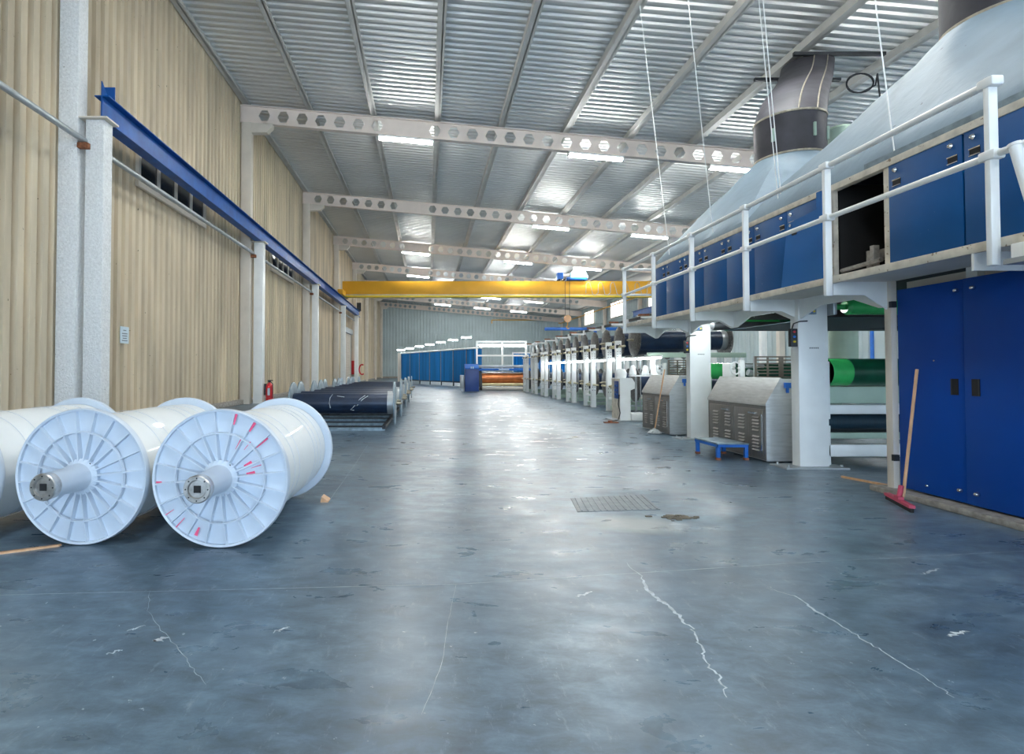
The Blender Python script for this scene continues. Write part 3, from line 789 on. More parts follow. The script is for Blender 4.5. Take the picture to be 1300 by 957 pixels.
for x in (5.6, 7.8):
    h = mb(); h.box(x - .05, x + .05, 14.06, 14.14, 0, 1.5); h.build('leg', M['white'], g)
g = thing('cone_shelf', 'narrow pale shelf with white yarn cones beside the control pedestal', 'shelf', (5.6, 13.9, 0))
h = mb(); h.box(4.95, 6.6, 13.8, 14.0, 1.03, 1.06); h.build('board', M['white'], g)
for x in (5.1, 6.5):
    h = mb(); h.box(x - .02, x + .02, 13.88, 13.92, 0, 1.03); h.build('leg', M['steel'], g)
for x, lab in ((5.02, 'leftmost'), (5.33, 'middle'), (5.62, 'rightmost')):
    g = thing('yarn_cone', 'white yarn cone standing on the narrow shelf, %s of three' % lab, 'yarn cone', (x, 13.9, 1.06), 'white yarn cones')
    h = mb(); h.lathe([(.085, .01), (.09, .03), (.07, .15), (.05, .22), (.03, .235)], (x, 13.9, 1.06), 'z', 20); h.build('wound_yarn', M['yarn'], g)
    h = mb(); h.cyl((x, 13.9, 1.06), (x, 13.9, 1.31), .02, seg=10); h.build('core', M['flange'], g)
# line of tubes between the beam rows
for k in range(8):
    y0 = 13.0 + k * 1.6
    g = thing('creel_lamp', '%s glowing fluorescent tube in the line between the two beam rows of the creel' % ORD[k], 'lamp', (5.3, y0, 1.3), 'lamps between the creel beams')
    h = mb(); h.cyl((5.36, y0 + .05, 1.47), (5.36, y0 + 1.5, 1.47), .022, seg=8); h.build('tube', M['tubel'], g)
    h = mb(); ys = 15.44 + 1.18 * math.ceil((y0 + .1 - 15.44) / 1.18); h.box(5.335, 5.355, ys - .01, ys + .01, 0, 1.5); h.build('support', M['steel'], g)
    h = mb(); h.box(5.34, 5.4, y0 + .02, y0 + 1.55, 1.495, 1.53); h.build('housing', M['white'], g)

# control pedestal
r = thing('control_pedestal', 'cream control pedestal with a dark blue switch panel beside the creel', 'control box', (4.55, 13.4, 0))
g = mb(); g.prism([(4.44, .03), (4.68, .03), (4.68, .72), (4.78, .76), (4.78, .9), (4.72, 1.0), (4.44, 1.0)], 'y', 13.1, 13.7); g.build('body', M['white'], r)
g = mb(); g.box(4.434, 4.44, 13.12, 13.68, .05, .98); g.build('side_cover', M['cream2'], r)
g = mb(); g.box(4.425, 4.434, 13.18, 13.48, .52, .93, .003); pn = g.build('switch_panel', M['cab'], r)
g = mb()
for z in (.62, .72, .82):
    for y in (13.26, 13.4): g.cyl((4.425, y, z), (4.412, y, z), .02, seg=10)
g.build('push_button', M['midblue'], pn)
g = mb(); g.box(4.3, 4.95, 13.0, 13.75, 0, .03); g.build('base_plate', M['steel'], r)
g = mb(); g.box(4.7, 5.1, 13.1, 13.6, .03, .18, .01); g.build('foot_extension', M['white'], r)
g = mb(); g.tube([(4.42, 13.1, .62), (4.38, 13.05, .4), (4.42, 13.05, .2), (4.36, 13.0, .05), (4.2, 12.95, .02)], .012, 6); g.build('cable', M['dark'], r)
g = mb(); g.lathe([(.001, -.02), (.11, -.02), (.13, .03), (.13, .12), (.08, .19), (.001, .2)], (4.58, 13.45, 1.02), 'z', 24)
tag(g.build('white_bucket', M['white']), 'white rounded pot standing on the cream control pedestal', 'pot')
g = mb(); g.box(4.95, 5.3, 12.6, 13.0, 0, .42, .02); g.box(4.93, 5.32, 12.58, 13.02, .42, .45, .01)
tag(g.build('cream_box', M['pgreen']), 'small pale green metal box between the pedestal and the steel cabinet', 'box')
g = mb(); g.box(3.97, 4.27, 12.7, 12.85, 0, .02); g.cyl((4.1, 12.78, .02), (4.1, 12.78, .05), .05, seg=12)
tag(g.build('foot_switch', M['rust']), 'small foot switch on the floor beside the control pedestal', 'foot switch')

# ------------------------------------------------------------------ stainless cabinets
def make_cabinet(label, y0, L, x0):
    r = thing('steel_cabinet', label, 'cabinet', (x0 + .3, y0 + L / 2, 0), 'stainless steel cabinets under the walkway')
    prof = [(x0, .02), (x0 + .46, .02), (x0 + .46, 1.075), (x0 + .2, 1.075), (x0, .75)]
    g = mb(); g.prism(prof, 'y', y0, y0 + L); g.build('body', M['inox'], r)
    g = mb(); g.prism([(x0 - .012, .73), (x0 - .012, .76), (x0 + .185, 1.095), (x0 + .2, 1.085), (x0, .75)], 'y', y0 - .01, y0 + L + .01); g.build('sloped_lid', M['inox'], r)
    g = mb(); g.box(x0 + .46, x0 + .8, y0 + .06, y0 + L - .06, .02, 1.06); g.build('rear_housing', M['pgreen'], r)
    g = mb(); g.box(x0 - .004, x0, y0 + .005, y0 + L - .005, .03, .745); g.build('front_sheet', M['inoxd'], r)  # thin skin that makes the whole front darker than the body
    for k in range(2):
        a, c = y0 + .06 + k * (L - .1) / 2, y0 + .04 + (k + 1) * (L - .1) / 2
        d = mb(); d.box(x0 - .012, x0, a, c, .06, .68, .003)
        for colc in (.22, .72):
            yc = a + (c - a) * colc
            for row in list(range(5)) + list(range(6, 11)):
                z = .13 + row * .043
                d.prism([(x0 - .012, z), (x0 - .03, z + .004), (x0 - .012, z + .026)], 'y', yc - .075, yc + .075)
        dr = d.build('louvred_door', M['inoxd'], r)
        h = mb(); h.box(x0 - .045, x0 - .03, a + .12, a + .28, .615, .635); h.box(x0 - .035, x0 - .01, a + .13, a + .15, .615, .635); h.box(x0 - .035, x0 - .01, a + .25, a + .27, .615, .635)
        h.build('handle', M['chrome'], dr)
    g = mb(); g.box(x0 - .03, x0 - .012, y0 + .055, y0 + .07, .15, .62); g.build('hinge_strip', M['chrome'], r)
    g = mb(); g.box(x0 + .23, x0 + .32, y0 - .03, y0, .96, 1.03, .004); g.cyl((x0 + .27, y0 - .015, .96), (x0 + .27, y0 - .015, .9), .018, seg=8); g.build('switch', M['midblue'], r)
    return r
make_cabinet('stainless steel louvred cabinet behind the blue stool', 7.32, 1.5, 4.36)
make_cabinet('stainless steel louvred cabinet with the mop leaning on it', 10.33, 1.3, 4.40)
# slotted guards behind the cabinets
for (Y, x0, lab) in ((8.5, 4.9, 'nearer slotted brown steel guard above the cabinet behind the stool'), (11.75, 4.98, 'farther slotted brown steel guard above the cabinet with the mop')):
    g = thing('slotted_guard', lab, 'guard', (x0 + .4, Y, 0), 'slotted guards')
    h = mb(); W = .86; z0, z1 = 1.08, 1.40
    xs = [x0, x0 + .03, x0 + .18, x0 + .21, x0 + .36, x0 + .43, x0 + .58, x0 + .61, x0 + .76, x0 + .86]
    for a, c in zip(xs[0::2], xs[1::2]): h.box(a, c, Y - .004, Y + .004, z0, z1)
    for q in range(7): h.box(x0, x0 + W, Y - .005, Y + .005, z0 + q * .05 - .0, z0 + q * .05 + .02)
    h.build('slotted_sheet', mat('brown_steel_%s' % Y, (.22, .19, .16), .5, .5), g)
    h = mb()
    for x in (x0 + .02, x0 + .84): h.box(x - .02, x + .02, Y + .005, Y + .04, 1.065 if Y < 10 else 0, 1.4)
    h.build('leg', M['steel'], g)
# handwheels
for (x, Y, lab) in ((4.72, 8.65, 'white handwheel bracket above the nearer steel cabinet'), (4.9, 11.9, 'white handwheel bracket above the cabinet with the mop')):
    g = thing('handwheel', lab, 'handwheel', (x, Y, 1.07), 'white handwheels')
    h = mb(); h.box(x + .03, x + .11, Y - .02, Y + .04, 1.065 if Y < 10 else 0, 1.34, .01); h.build('bracket', M['white'], g)
    h = mb(); h.tube([(x - .06 + .075 * math.cos(a), Y - .06, 1.22 + .09 * math.sin(a)) for a in [k * PI / 10 for k in range(21)]], .012, 6); h.cyl((x - .15, Y - .06, 1.22), (x + .03, Y - .06, 1.22), .01, seg=6); h.build('wheel', M['white'], g)
    h = mb(); h.cyl((x - .06, Y - .08, 1.22), (x - .06, Y, 1.22), .02, seg=8); h.build('spindle', M['chrome'], g)
    h = mb(); h.cyl((x + .12, Y, 1.25), (x + .4, Y, 1.25), .03, seg=10); h.cyl((x + .16, Y, 1.16), (x + .3, Y, 1.12), .05, seg=10); h.build('pipe_elbow', M['steel'], g)

# mop
g = thing('mop', 'mop with wooden stick leaning on the farther steel cabinet', 'mop', (4.24, 10.62, 0))
h = mb(); h.cyl((4.235, 10.62, .06), (4.425, 10.6, 1.2), .012, seg=10); h.build('stick', M['wood'], g)
h = mb(); h.lathe([(.02, .1), (.05, .07), (.09, .03), (.11, 0), (.10, -.0)], (4.23, 10.62, .005), 'z', 14)
for k in range(26):
    a = 2 * PI * k / 26; rr = .1 + .04 * random.random(); h.tube([(4.23, 10.62, .09), (4.23 + .06 * math.cos(a), 10.62 + .06 * math.sin(a), .07), (4.23 + rr * math.cos(a), 10.62 + rr * math.sin(a), .015)], .011, 5)
h.build('mop_head', M['steel'], g)
# squeegee
g = thing('floor_squeegee', 'red floor squeegee with wooden handle leaning on the blue doors', 'squeegee', (4.2, 5.05, 0))
h = mb(); h.cyl((4.22, 5.06, .07), (4.515, 5.235, 1.2), .013, seg=12); h.build('handle', M['wood'], g)
d = (Vector((4.06, 4.78, 0)) - Vector((4.26, 5.29, 0))).normalized(); w = Vector((-d.y, d.x, 0))
a, c = Vector((4.26, 5.29, 0)), Vector((4.06, 4.78, 0))
def slab(mbx, a, c, hw, z0, z1):
    p = [a - w * hw, a + w * hw, c + w * hw, c - w * hw]; mbx.prism([(q.x, q.y) for q in p], 'z', z0, z1)
h = mb(); slab(h, a, c, .022, .035, .06); m_ = (a + c) / 2; slab(h, m_ - d * .05, m_ + d * .05, .02, .06, .085)
h.cyl((m_.x, m_.y, .06), (m_.x + .04, m_.y + .02, .17), .02, seg=10); h.build('head', M['redd'], g)
h = mb(); slab(h, a, c, .012, 0, .035); h.build('rubber_blade', M['black'], g)
# blue step stool
g = thing('step_stool', 'low blue step stool with worn grey top in front of the steel cabinet', 'stool', (4.03, 7.85, 0))
h = mb(); h.box(3.83, 4.25, 7.52, 8.17, .205, .225, .004); h.build('top', M['discl'], g)
h = mb(); h.box(3.83, 4.25, 7.53, 7.545, .17, .205); h.box(3.83, 4.25, 8.145, 8.16, .17, .205); h.box(3.83, 3.845, 7.53, 8.16, .17, .205); h.box(4.235, 4.25, 7.53, 8.16, .17, .205); h.build('apron', M['midblue'], g)
for x in (3.835, 4.205):
    for y in (7.54, 8.11):
        h = mb(); h.box(x, x + .045, y, y + .045, .03, .205, .003); lg = h.build('leg', M['midblue'], g)
        h = mb(); h.box(x - .003, x + .048, y - .003, y + .048, 0, .03); h.build('foot', M['rust'], lg)

# ------------------------------------------------------------------ the big drying machine
mach = thing('drying_machine', 'large blue and white drying machine with a raised walkway on the right', 'machine', (6.4, 8, 0))
def P_(name, m): return lambda b: b.build(name, m, mach)
FY = [4.12, 5.55, 6.98, 8.41, 9.84, 11.3]
for Y in (6.98, 9.84, 2.7):
    g = mb(); g.box(4.52, 4.88, Y - .07, Y + .08, .02, 2.12, .006); cmn = g.build('column', M['white'], mach)
    g = mb(); g.box(4.3, 5.06, Y - .16, Y + .18, 0, .02)
    for x in (4.36, 5.0):
        for s in (-.1, .12): g.cyl((x, Y + s, .02), (x, Y + s, .05), .015, seg=8)
    g.build('base_plate', M['steel'], cmn)
    if Y > 5:
        g = mb(); g.box(4.60, 4.72, Y - .11, Y - .07, 1.87, 1.94, .004); sw = g.build('switch_box', M['discl'], cmn)
        g = mb(); g.box(4.635, 4.665, Y - .116, Y - .11, 1.885, 1.925); g.build('blue_switch', M['midblue'], cmn)
        g = mb(); g.cyl((4.69, Y - .116, 1.905), (4.69, Y - .11, 1.905), .013, seg=10); g.build('yellow_button', M['yellow2'], cmn)
        g = mb(); g.box(4.44, 4.52, Y - .06, Y - .0, 1.48, 1.70, .005); g.build('control_pendant', M['dark'], cmn)
        for q, mm in ((1.66, 'red'), (1.60, 'midblue'), (1.54, 'yellow2')):
            h = mb(); h.cyl((4.475, Y - .06, q), (4.475, Y - .075, q), .014, seg=10); h.build('pendant_button', M[mm], cmn)
        g = mb(); g.tube([(4.47, Y - .03, 1.70), (4.47, Y - .06, 1.76), (4.53, Y - .085, 1.785), (4.62, Y - .09, 1.79)], .008, 6); g.build('cable', M['dark'], cmn)
        g = mb()
        for q in range(5): g.box(4.655 + q * .024, 4.67 + q * .024, Y - .0715, Y - .07, 1.455, 1.47)
        g.build('stencil_marks', M['ink'], cmn)
    g = mb(); g.box(8.1, 8.4, Y - .07, Y + .08, 0, 2.12); g.build('rear_column', M['white'], mach)
# walkway
g = mb(); g.box(3.99, 4.55, 2.4, 11.4, 2.06, 2.10); g.build('walkway_plate', M['cream'], mach)
g = mb(); g.box(3.968, 3.995, 2.4, 11.4, 2.045, 2.115, .003); g.build('walkway_edge', M['cream2'], mach)
for i, Y in enumerate(FY + [2.7]):
    if Y == 5.55: poly = [(3.975, 1.93), (4.28, 1.93), (4.5, 1.79), (4.5, 2.06), (3.975, 2.06)]
    elif Y in (8.41, 11.3): poly = [(3.975, 1.93), (4.34, 1.93), (4.54, 1.82), (4.6, 1.83), (4.6, 2.06), (3.975, 2.06)]
    else: poly = [(3.975, 1.92), (4.36, 1.92), (4.53, 1.84), (4.53, 2.06), (3.975, 2.06)]
    g = mb(); g.prism(poly, 'y', Y - .01, Y + .01); g.build('bracket', M['white'], mach)
for a, c in ((5.62, 6.98), (6.98, 8.41), (8.41, 9.84), (9.84, 11.3)):
    d_ = c - a
    g = mb(); g.prism([(a, 1.82), (a + .08, 1.82), (a + .42, 1.945), (c - .42, 1.945), (c - .08, 1.82), (c, 1.82), (c, 2.12), (a, 2.12)], 'x', 4.54, 4.565); g.build('side_beam', M['white'], mach)
# door post, doors, kerb
g = mb(); g.box(4.5, 4.56, 5.5, 5.58, 0, 2.06, .004); dp = g.build('door_post', M['cream'], mach)
g = mb()
for z in (.35, 1.83): g.box(4.485, 4.535, 5.47, 5.505, z - .03, z + .03)
g.build('hinge', M['dark'], dp)
g = mb(); g.box(4.66, 4.7, 2.4, 5.5, 0, 2.05); g.build('inner_wall', M['cream'], mach)
for Y in (4.78, 3.95, 3.1): 
    g = mb(); g.box(4.6, 4.76, Y - .05, Y + .05, 0, 2.1); g.build('door_frame_post', M['white'], mach)
doors = [(4.805, 5.49, 4.555, 4.585, M['blue2']), (3.98, 4.80, 4.54, 4.57, M['blue2']), (3.15, 3.97, 4.545, 4.575, M['blue2'])]
for i, (a, c, x0, x1, m_) in enumerate(doors):
    g = mb(); g.box(x0, x1, a, c, .07, 1.97, .004); dr = g.build('access_door', m_, mach)
    hy = a + .10 if i == 0 else c - .10
    g = mb(); g.box(x0 - .004, x0 + .001, hy - .035, hy + .035, .98, 1.12); hd = g.build('recessed_handle', M['black'], dr)
    g = mb(); g.box(x0 - .006, x0 - .002, hy + (.022 if i == 0 else -.035), hy + (.035 if i == 0 else -.022), .98, 1.12); g.build('handle_lip', M['dark'], hd)
    for z in (.17, 1.88):
        yy = a + .06 if i == 0 else c - .10
        g = mb(); g.lathe([(.02, 0), (.022, -.01), (.012, -.03), (.004, -.032)], (x0, yy, z), 'x', 16); g.build('latch_knob', M['chrome'], dr)
    if i == 0:
        g = mb(); g.lathe([(.012, 0), (.008, -.01)], (x0, 5.2, .14), 'x', 10); g.lathe([(.008, 0), (.006, -.006)], (x0, 5.1, 1.28), 'x', 8); g.build('screw', M['chrome'], dr)
g = mb(); g.box(4.4, 4.62, 2.4, 5.68, 0, .055, .01); g.build('kerb', M['kerb'], mach)
# upper chamber
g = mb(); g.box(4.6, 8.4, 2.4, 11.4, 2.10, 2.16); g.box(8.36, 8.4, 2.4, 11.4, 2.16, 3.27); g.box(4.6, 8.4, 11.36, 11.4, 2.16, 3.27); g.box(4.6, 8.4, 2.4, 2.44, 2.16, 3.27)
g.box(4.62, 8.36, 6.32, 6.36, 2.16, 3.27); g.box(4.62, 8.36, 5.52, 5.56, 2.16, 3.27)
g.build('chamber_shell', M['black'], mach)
g = mb(); g.box(4.535, 4.6, 2.4, 11.4, 2.10, 2.135); g.build('lower_ledge', M['cream2'], mach)
g = mb(); g.box(4.53, 4.61, 2.4, 11.42, 3.20, 3.27, .004); g.build('upper_ledge', M['cream2'], mach)
g = mb(); g.box(4.55, 4.60, 5.54, 5.62, 2.13, 3.2); g.box(4.55, 4.60, 6.32, 6.37, 2.13, 3.2); g.build('opening_frame', M['cream2'], mach)
g = mb(); g.cyl((4.62, 5.75, 2.32), (4.62, 6.3, 2.30), .025, seg=8); g.box(4.7, 4.76, 5.6, 6.3, 2.2, 2.25); g.box(4.66, 4.72, 5.9, 5.95, 2.16, 2.5); g.box(4.9, 5.0, 5.6, 6.3, 2.4, 2.5); g.cyl((4.8, 6.1, 2.16), (4.8, 6.1, 2.48), .05, seg=10)
g.build('inner_bracket', M['kerb'], mach)
edges = [11.38, 10.76, 10.03, 9.30, 8.58, 7.85, 7.13, 6.39]
plist = [(edges[i + 1], edges[i]) for i in range(7)] + [(4.775, 5.55), (3.98, 4.765), (3.18, 3.97), (2.42, 3.17)]
def add_latches(pn, a, c, zoff=0, x=4.54):
    for yy in (c - .09, a + .10):
        g = mb(); g.lathe([(.022, 0), (.024, -.012), (.014, -.028), (.004, -.03)], (x, yy, 3.135 + zoff), 'x', 14); g.build('knob', M['chrome'], pn)
        g = mb(); g.box(x - .004, x + .001, yy - .055, yy + .035, 2.985 + zoff, 3.04 + zoff); g.build('slot_latch', M['black'], pn)
        g = mb(); g.box(x - .008, x - .003, yy - .06, yy + .04, 3.035 + zoff, 3.045 + zoff); g.box(x - .008, x - .003, yy - .06, yy + .04, 2.98 + zoff, 2.987 + zoff); g.build('latch_rim', M['chrome'], pn)
for i, (a, c) in enumerate(plist):
    g = mb(); g.box(4.54, 4.56, a + .004, c - .004, 2.135, 3.20, .002); pn = g.build('side_panel', M['blue'], mach)
    add_latches(pn, a, c)
# loose panel hung in front, slightly lower and askew
g = mb(); g.prism([(6.42, 2.12), (7.22, 2.12), (7.06, 3.02), (6.42, 3.06)], 'x', 4.50, 4.52); pn = g.build('loose_panel', M['blue3'], mach); pn['label'] = 'lighter blue loose panel leaning in front'
g = mb(); g.box(4.495, 4.5, 6.88, 6.97, 2.85, 2.9); g.build('slot_latch', M['black'], pn)
g = mb(); g.lathe([(.02, 0), (.02, -.02)], (4.5, 6.98, 2.98), 'x', 12); g.build('knob', M['chrome'], pn)
g = mb(); g.box(4.44, 4.47, 6.36, 6.44, 2.13, 3.22); g.build('folded_panel', M['blue3'], mach)
# hood base sheet
def hood(y0, y1, cx, cy, rc, zc):
    b = mb(); bm = b.bm; N = 64; x0, x1 = 4.6, 8.38; rings = []
    def rect(t):
        per = [(x0, y0), (x1, y0), (x1, y1), (x0, y1)]
        a = 2 * PI * t / N; dx, dy = math.cos(a), math.sin(a)
        ts = []
        if dx > 1e-9: ts.append((x1 - cx) / dx)
        if dx < -1e-9: ts.append((x0 - cx) / dx)
        if dy > 1e-9: ts.append((y1 - cy) / dy)
        if dy < -1e-9: ts.append((y0 - cy) / dy)
        k = min(ts); return cx + dx * k, cy + dy * k
    rnd = random.Random(3)
    for s_ in range(11):
        ring = []
        for t in range(N):
            a = 2 * PI * t / N; X0, Y0 = rect(t)
            X1, Y1 = cx + rc * math.cos(a), cy + rc * math.sin(a)
            u = max(0, (s_ - 1) / 9.0); z = 3.27 if s_ == 0 else 3.36 + (zc - 3.36) * (u ** .92)
            wv = .02 * math.sin(t * 1.3 + s_ * .9) * (1 if 1 < s_ < 10 else 0)
            ring.append(bm.verts.new((X0 * (1 - u) + X1 * u, Y0 * (1 - u) + Y1 * u, z + wv)))
        rings.append(ring)
    for a, c in zip(rings, rings[1:]):
        for t in range(N):
            bm.faces.new((a[t], a[(t + 1) % N], c[(t + 1) % N], c[t])).smooth = True
    return b.build('hood', M['hood'], mach)
hood(8.18, 11.38, 6.5, 10.1, .57, 4.92)
hood(2.44, 8.18, 6.5, 6.2, .62, 5.02)
g = mb(); g.box(4.575, 4.6, 2.4, 5.9, 3.27, 3.345); g.build('flashing_strip', M['discl'], mach)
# rolls and beams inside, across the machine
def cross(Y, z, r, m_, x0=4.95, x1=8.1, name='roller', seg=24):
    g = mb(); g.cyl((x0, Y, z), (x1, Y, z), r, seg=seg); return g.build(name, m_, mach)
for Y, xb, xs, zr, rr in ((7.15, 5.25, 5.0, 1.165, .172), (11.1, 5.75, 5.3, 1.17, .155)):
    rl = cross(Y, zr, rr, M['dgreen'], xs, 8.2)
    g = mb(); g.cyl((xs, Y, zr), (xb, Y, zr), rr + .003, seg=24); g.build('green_sleeve', M['green'], rl)
for Y in (7.15, 9.3):
    g = mb(); g.box(4.95, 8.3, Y - .02, Y + .14, .775, .985, .01); g.build('cross_member', M['pgreen'], mach)
    g = mb(); g.box(4.95, 8.3, Y - .08, Y + .08, .645, .76, .01); g.build('cross_member', M['white'], mach)
    cross(Y - .02, .545, .09, M['sheet'], 4.96, 8.2); cross(Y + .3, .43, .05, M['dark'], 4.96, 8.2)
    g = mb(); g.box(4.95, 8.3, Y - .10, Y + .02, .12, .27, .01); g.build('low_beam', M['white'], mach)
    g = mb(); g.box(4.95, 8.3, Y + .25, Y + .37, .30, .38, .01); g.build('low_beam', M['pgreen'], mach)
    for x in (4.9, 8.3):
        g = mb(); g.box(x, x + .1, Y - .1, Y + .14, 0, 1.3, .01); g.build('bearing_stand', M['white'], mach)
# stand for the farther roll
g = mb(); g.box(5.2, 5.3, 11.0, 11.25, 0, 1.3); g.box(8.2, 8.3, 11.0, 11.25, 0, 1.3); g.build('bearing_stand', M['white'], mach)
for Y, z in ((6.9, 1.96), (9.72, 1.96)):
    g = mb(); g.cyl((4.93, Y, z), (5.08, Y, z), .035, seg=14); g.cyl((5.08, Y, z), (5.12, Y, z), .07, .095, seg=20); g.cyl((5.12, Y, z), (6.0, Y, z), .095, seg=20); g.build('green_roller', M['green'], mach)
    g = mb(); g.cyl((6.0, Y, z), (8.1, Y, z), .1, seg=20); g.build('roller', M['dgreen'], mach)
    g = mb(); g.box(4.88, 4.93, Y - .09, Y + .09, z - .1, z + .1, .01); g.cyl((4.93, Y, z), (4.95, Y, z), .06, seg=14); g.build('bearing_block', M['steel'], mach)
cross(9.45, 1.93, .07, M['dark'], 4.75, 8.2)
for k, (x, y) in enumerate(((4.7, 7.7), (4.7, 9.12), (4.7, 10.55))):
    g = thing('machine_lamp', '%s lit tube fixed under the raised walkway between the white columns' % ORD[k], 'lamp', (x, y, 1.95), 'lamps under the walkway')
    h = mb(); h.box(x - .04, x + .04, y - .5, y + .5, 2.0, 2.05); h.build('housing', M['white'], g)
    h = mb(); h.cyl((x, y - .47, 1.985), (x, y + .47, 1.985), .018, seg=8); h.build('tube', M['tubem'], g)
# yarn sheets carried by the rollers
g = mb(); g.box(4.93, 7.0, 7.0, 9.5, 1.845, 1.85)
tag(g.build('yarn_sheet', M['sheet']), 'dark navy sheet of yarn stretched under the walkway between the white columns', 'yarn sheet')
# walkway railing
rl = thing('guard_railing', 'white tubular guard railing along the edge of the raised walkway', 'railing', (3.9, 7.6, 1.92))
RY = [3.92, 5.55, 6.98, 8.41, 9.84, 11.3]
RX = 3.93
for Y in RY:
    g = mb(); g.box(RX - .033, RX + .033, Y - .022, Y + .022, 1.92, 3.24, .008); ps = g.build('post', M['white'], rl)
    g = mb()
    for z in (3.2, 2.69):
        g.box(RX - .045, RX + .045, Y - .06, Y + .06, z - .035, z + .035, .015)
    g.build('clamp', M['white'], ps)
g = mb(); g.cyl((RX, RY[0], 3.2), (RX, RY[-1], 3.2), .027, seg=12); g.build('top_rail', M['white'], rl)
g = mb(); g.cyl((RX, RY[0] - .5, 2.69), (RX, RY[-1], 2.69), .025, seg=12); g.build('middle_rail', M['white'], rl)
g = mb(); g.cyl((RX, RY[-1], 3.2), (4.5, RY[-1] + .02, 3.2), .025, seg=12); g.cyl((RX, RY[-1], 2.69), (4.5, RY[-1] + .02, 2.69), .025, seg=12); g.build('end_rail', M['white'], rl)
# stair at the near end of the walkway
st = thing('access_stair', 'white stair top with a slanted handrail at the right edge, by the nearest railing post', 'stair', (3.9, 3.4, 0))
g = mb(); g.box(3.90, 3.96, 3.2, 3.78, 1.90, 2.04, .008); g.build('landing_edge', M['white'], st)
g = mb(); g.cyl((3.9, 3.73, 2.68), (3.93, 3.35, 1.0), .035, seg=12); g.cyl((3.9, 3.73, 2.68), (3.899, 3.735, 2.70), .04, seg=12); g.build('handrail', M['white'], st)
for k in range(7):
    g = mb(); g.box(3.3, 3.88, 3.0 - k * .22 - .0, 3.24 - k * .22, 1.8 - k * .27, 1.83 - k * .27); g.build('tread', M['steel'], st)
g = mb(); g.prism([(3.4, 2.0), (3.25, 2.0), (1.35, -.0), (1.52, 0)], 'x', 3.87, 3.9); g.build('stringer', M['white'], st)

# ducts
def make_duct(label, cx, cy, r, z0, top=(9.75, 14.4, 9.0), rt=.58):
    d = thing('exhaust_duct', label, 'duct', (cx, cy, z0), 'lagged exhaust ducts')
    g = mb(); g.cyl((cx, cy, z0 - .1), (cx, cy, z0 + .72), r, seg=40); g.build('lower_section', M['duct'], d)
    A0 = Vector((cx, cy, z0 + .72)); T = Vector(top); b = mb(); bm = b.bm; rings = []
    for s_ in range(11):
        u = s_ / 10; hu = u * u * (3 - 2 * u) * .35 + u * .65
        p = Vector((A0.x + (T.x - A0.x) * hu, A0.y + (T.y - A0.y) * hu, A0.z + (T.z - A0.z) * u)); rr = r * (1 - u) + rt * u
        rings.append([bm.verts.new(p + Vector((rr * math.cos(2 * PI * k / 40), rr * math.sin(2 * PI * k / 40), 0))) for k in range(40)])
    for a, c in zip(rings, rings[1:]):
        for k in range(40): bm.faces.new((a[k], a[(k + 1) % 40], c[(k + 1) % 40], c[k])).smooth = True
    bm.faces.new(rings[-1])
    b.build('elbow_section', M['duct'], d)
    g = mb()
    for z in (z0 + .02, z0 + .72): g.lathe([(r - .01, z - .02), (r + .015, z - .015), (r + .015, z + .015), (r - .01, z + .02)], (cx, cy, 0), 'z', 40)
    g.build('band', M['seam'], d)
    g = mb(); 
    for a in (-1.9, -1.35):
        pts = []
        for s_ in range(11):
            u = s_ / 10; hu = u * u * (3 - 2 * u) * .35 + u * .65; rr = (r * (1 - u) + rt * u) + .012
            pts.append((A0.x + (T.x - A0.x) * hu + rr * math.cos(a), A0.y + (T.y - A0.y) * hu + rr * math.sin(a), A0.z + (T.z - A0.z) * u))
        g.tube(pts, .014, 6)
    g.build('strap', M['seam'], d)
    g = mb(); 
    for a in (-2.6, -1.45, -.75): g.box(cx + r * math.cos(a) - .02, cx + r * math.cos(a) + .02, cy + r * math.sin(a) - .03, cy + r * math.sin(a) + .01, z0 + .25, z0 + .48)
    g.build('lagging_clip', M['pgreen'], d)
    g = mb(); g.box(T.x - .75, T.x + 1.5, T.y - .66, T.y - .58, T.z - .08, T.z + .0); g.box(T.x - 1.0, T.x + 1.3, T.y + .58, T.y + .66, T.z - .08, T.z); g.build('support_bar', M['dark'], d)
    return d
make_duct('dark lagged exhaust duct rising to the roof, complete one above the farther hood', 6.5, 10.1, .56, 4.92)
make_duct('dark lagged exhaust duct cut off at the top right corner of the picture', 6.5, 6.2, .62, 5.0, (9.0, 8.2, 9.0), .6)
g = mb(); g.lathe([(.24, 0), (.25, .02), (.25, 6.2), (.2, 6.25)], (8.62, 11.75, 0), 'z', 28)
tag(g.build('green_tank', M['pgreen']), 'pale green upright tank beside the dark exhaust duct', 'tank')
# stay wires from the roof to the hood edge
for i, (p, q, lab) in enumerate((((4.58, 5.52, 3.34), (4.82, 6.55, roofz(4.8)), 'thin white stay wire nearest the camera, right of the duct'), ((4.7, 7.55, 3.42), (4.82, 8.5, roofz(4.8)), 'left one of the pair of thin white stay wires crossing the duct'),
        ((4.74, 7.55, 3.42), (4.9, 8.5, roofz(4.8)), 'right one of the pair of thin white stay wires crossing the duct'), ((4.6, 9.1, 3.4), (4.82, 10.6, roofz(4.8)), 'thin white stay wire left of the duct, nearer one'),
        ((4.6, 10.75, 3.38), (4.82, 12.7, roofz(4.8)), 'thin white stay wire at the far end of the hood'))):
    g = mb(); g.cyl(p, q, .0065, seg=6); tag(g.build('stay_wire', M['white']), lab, 'wire', 'stay wires from the roof')
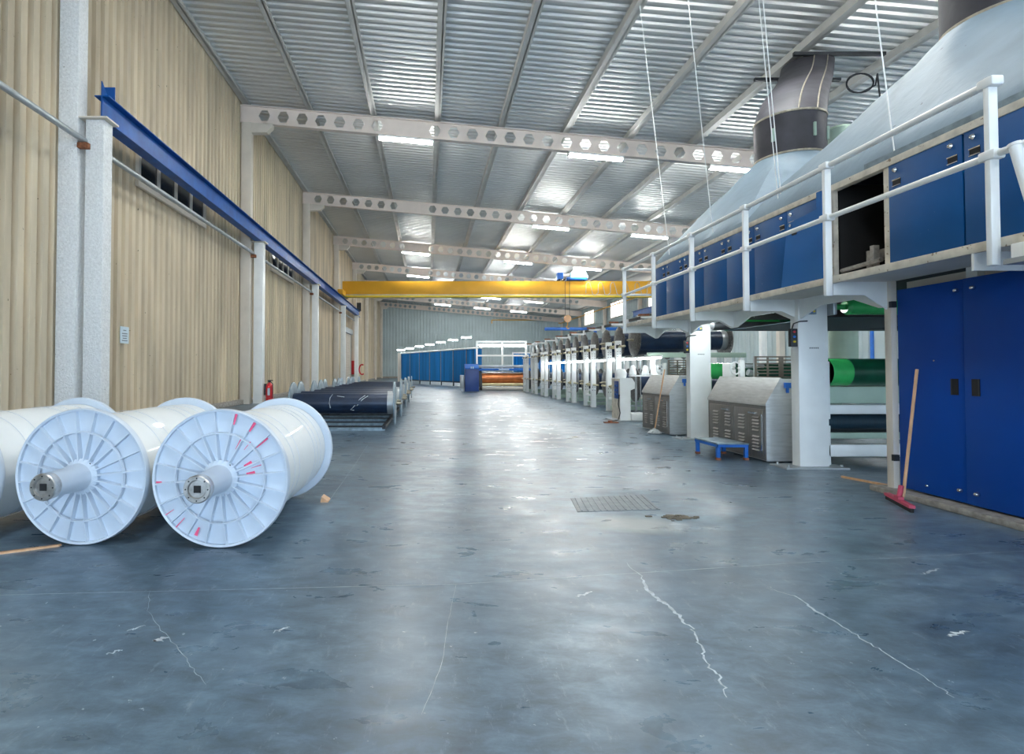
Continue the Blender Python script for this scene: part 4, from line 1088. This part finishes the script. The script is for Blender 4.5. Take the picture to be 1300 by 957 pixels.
# hanging cable coil by the duct
g = mb(); g.tube([(11.1 + .35 * math.cos(t), 14.4, 8.55 + .25 * math.sin(t * 1.02)) for t in [k * .3 for k in range(38)]] + [(11.5, 14.4, 8.5), (11.55, 14.4, 8.8), (11.62, 14.4, 8.0), (11.6, 14.4, 7.2), (11.62, 14.4, 6.4)], .02, 6)
tag(g.build('hanging_cable', M['dark']), 'black cable looped and hanging from the roof beside the duct', 'cable')

# steel floor cover and dirt
g = thing('floor_cover', 'ribbed steel floor cover let into the concrete of the aisle', 'floor cover', (1.65, 5.1, 0))
h = mb(); h.prism([(1.26, 4.8), (1.99, 4.88), (2.06, 5.45), (1.33, 5.3)], 'z', 0, .004); h.build('plate', M['cover'], g)
h = mb()
for k in range(13):
    u = (k + .5) / 13; x0 = 1.27 + .72 * u; h.prism([(x0, 4.82 + .08 * u), (x0 + .012, 4.82 + .08 * u), (x0 + .082, 5.3 + .14 * u), (x0 + .07, 5.3 + .14 * u)], 'z', .004, .008)
h.build('rib', M['cover'], g)
g = mb(); rnd = random.Random(5)
for k in range(70):
    x, y = rnd.gauss(2.02, .06), rnd.gauss(4.62, .03); s = rnd.uniform(.004, .013)
    g.box(x - s * 2.2, x + s * 2.2, y - s, y + s, 0, s * .7)
tag(g.build('dirt_pile', M['dirt']), 'small scatter of dry brown dirt beside the floor cover', 'dirt', kind='stuff')
# loose wooden strips on the floor behind the white column
g = mb(); g.prism([(4.75, 5.72), (4.78, 5.74), (4.62, 6.35), (4.59, 6.33)], 'z', 0, .02)
tag(g.build('wooden_strip', M['wood']), 'narrow wooden strip on the floor behind the door post', 'strip')

# ------------------------------------------------------------------ light
w = bpy.data.worlds.new('sky'); C.world = w; w.use_nodes = True
nt = w.node_tree; bg = nt.nodes['Background']
bg.inputs['Color'].default_value = (.62, .80, 1.0, 1); bg.inputs['Strength'].default_value = 4.2

C.view_settings.view_transform = 'Standard'; C.view_settings.look = 'None'
C.view_settings.exposure = 1.0; C.view_settings.gamma = 1.0; C.view_settings.use_curve_mapping = False
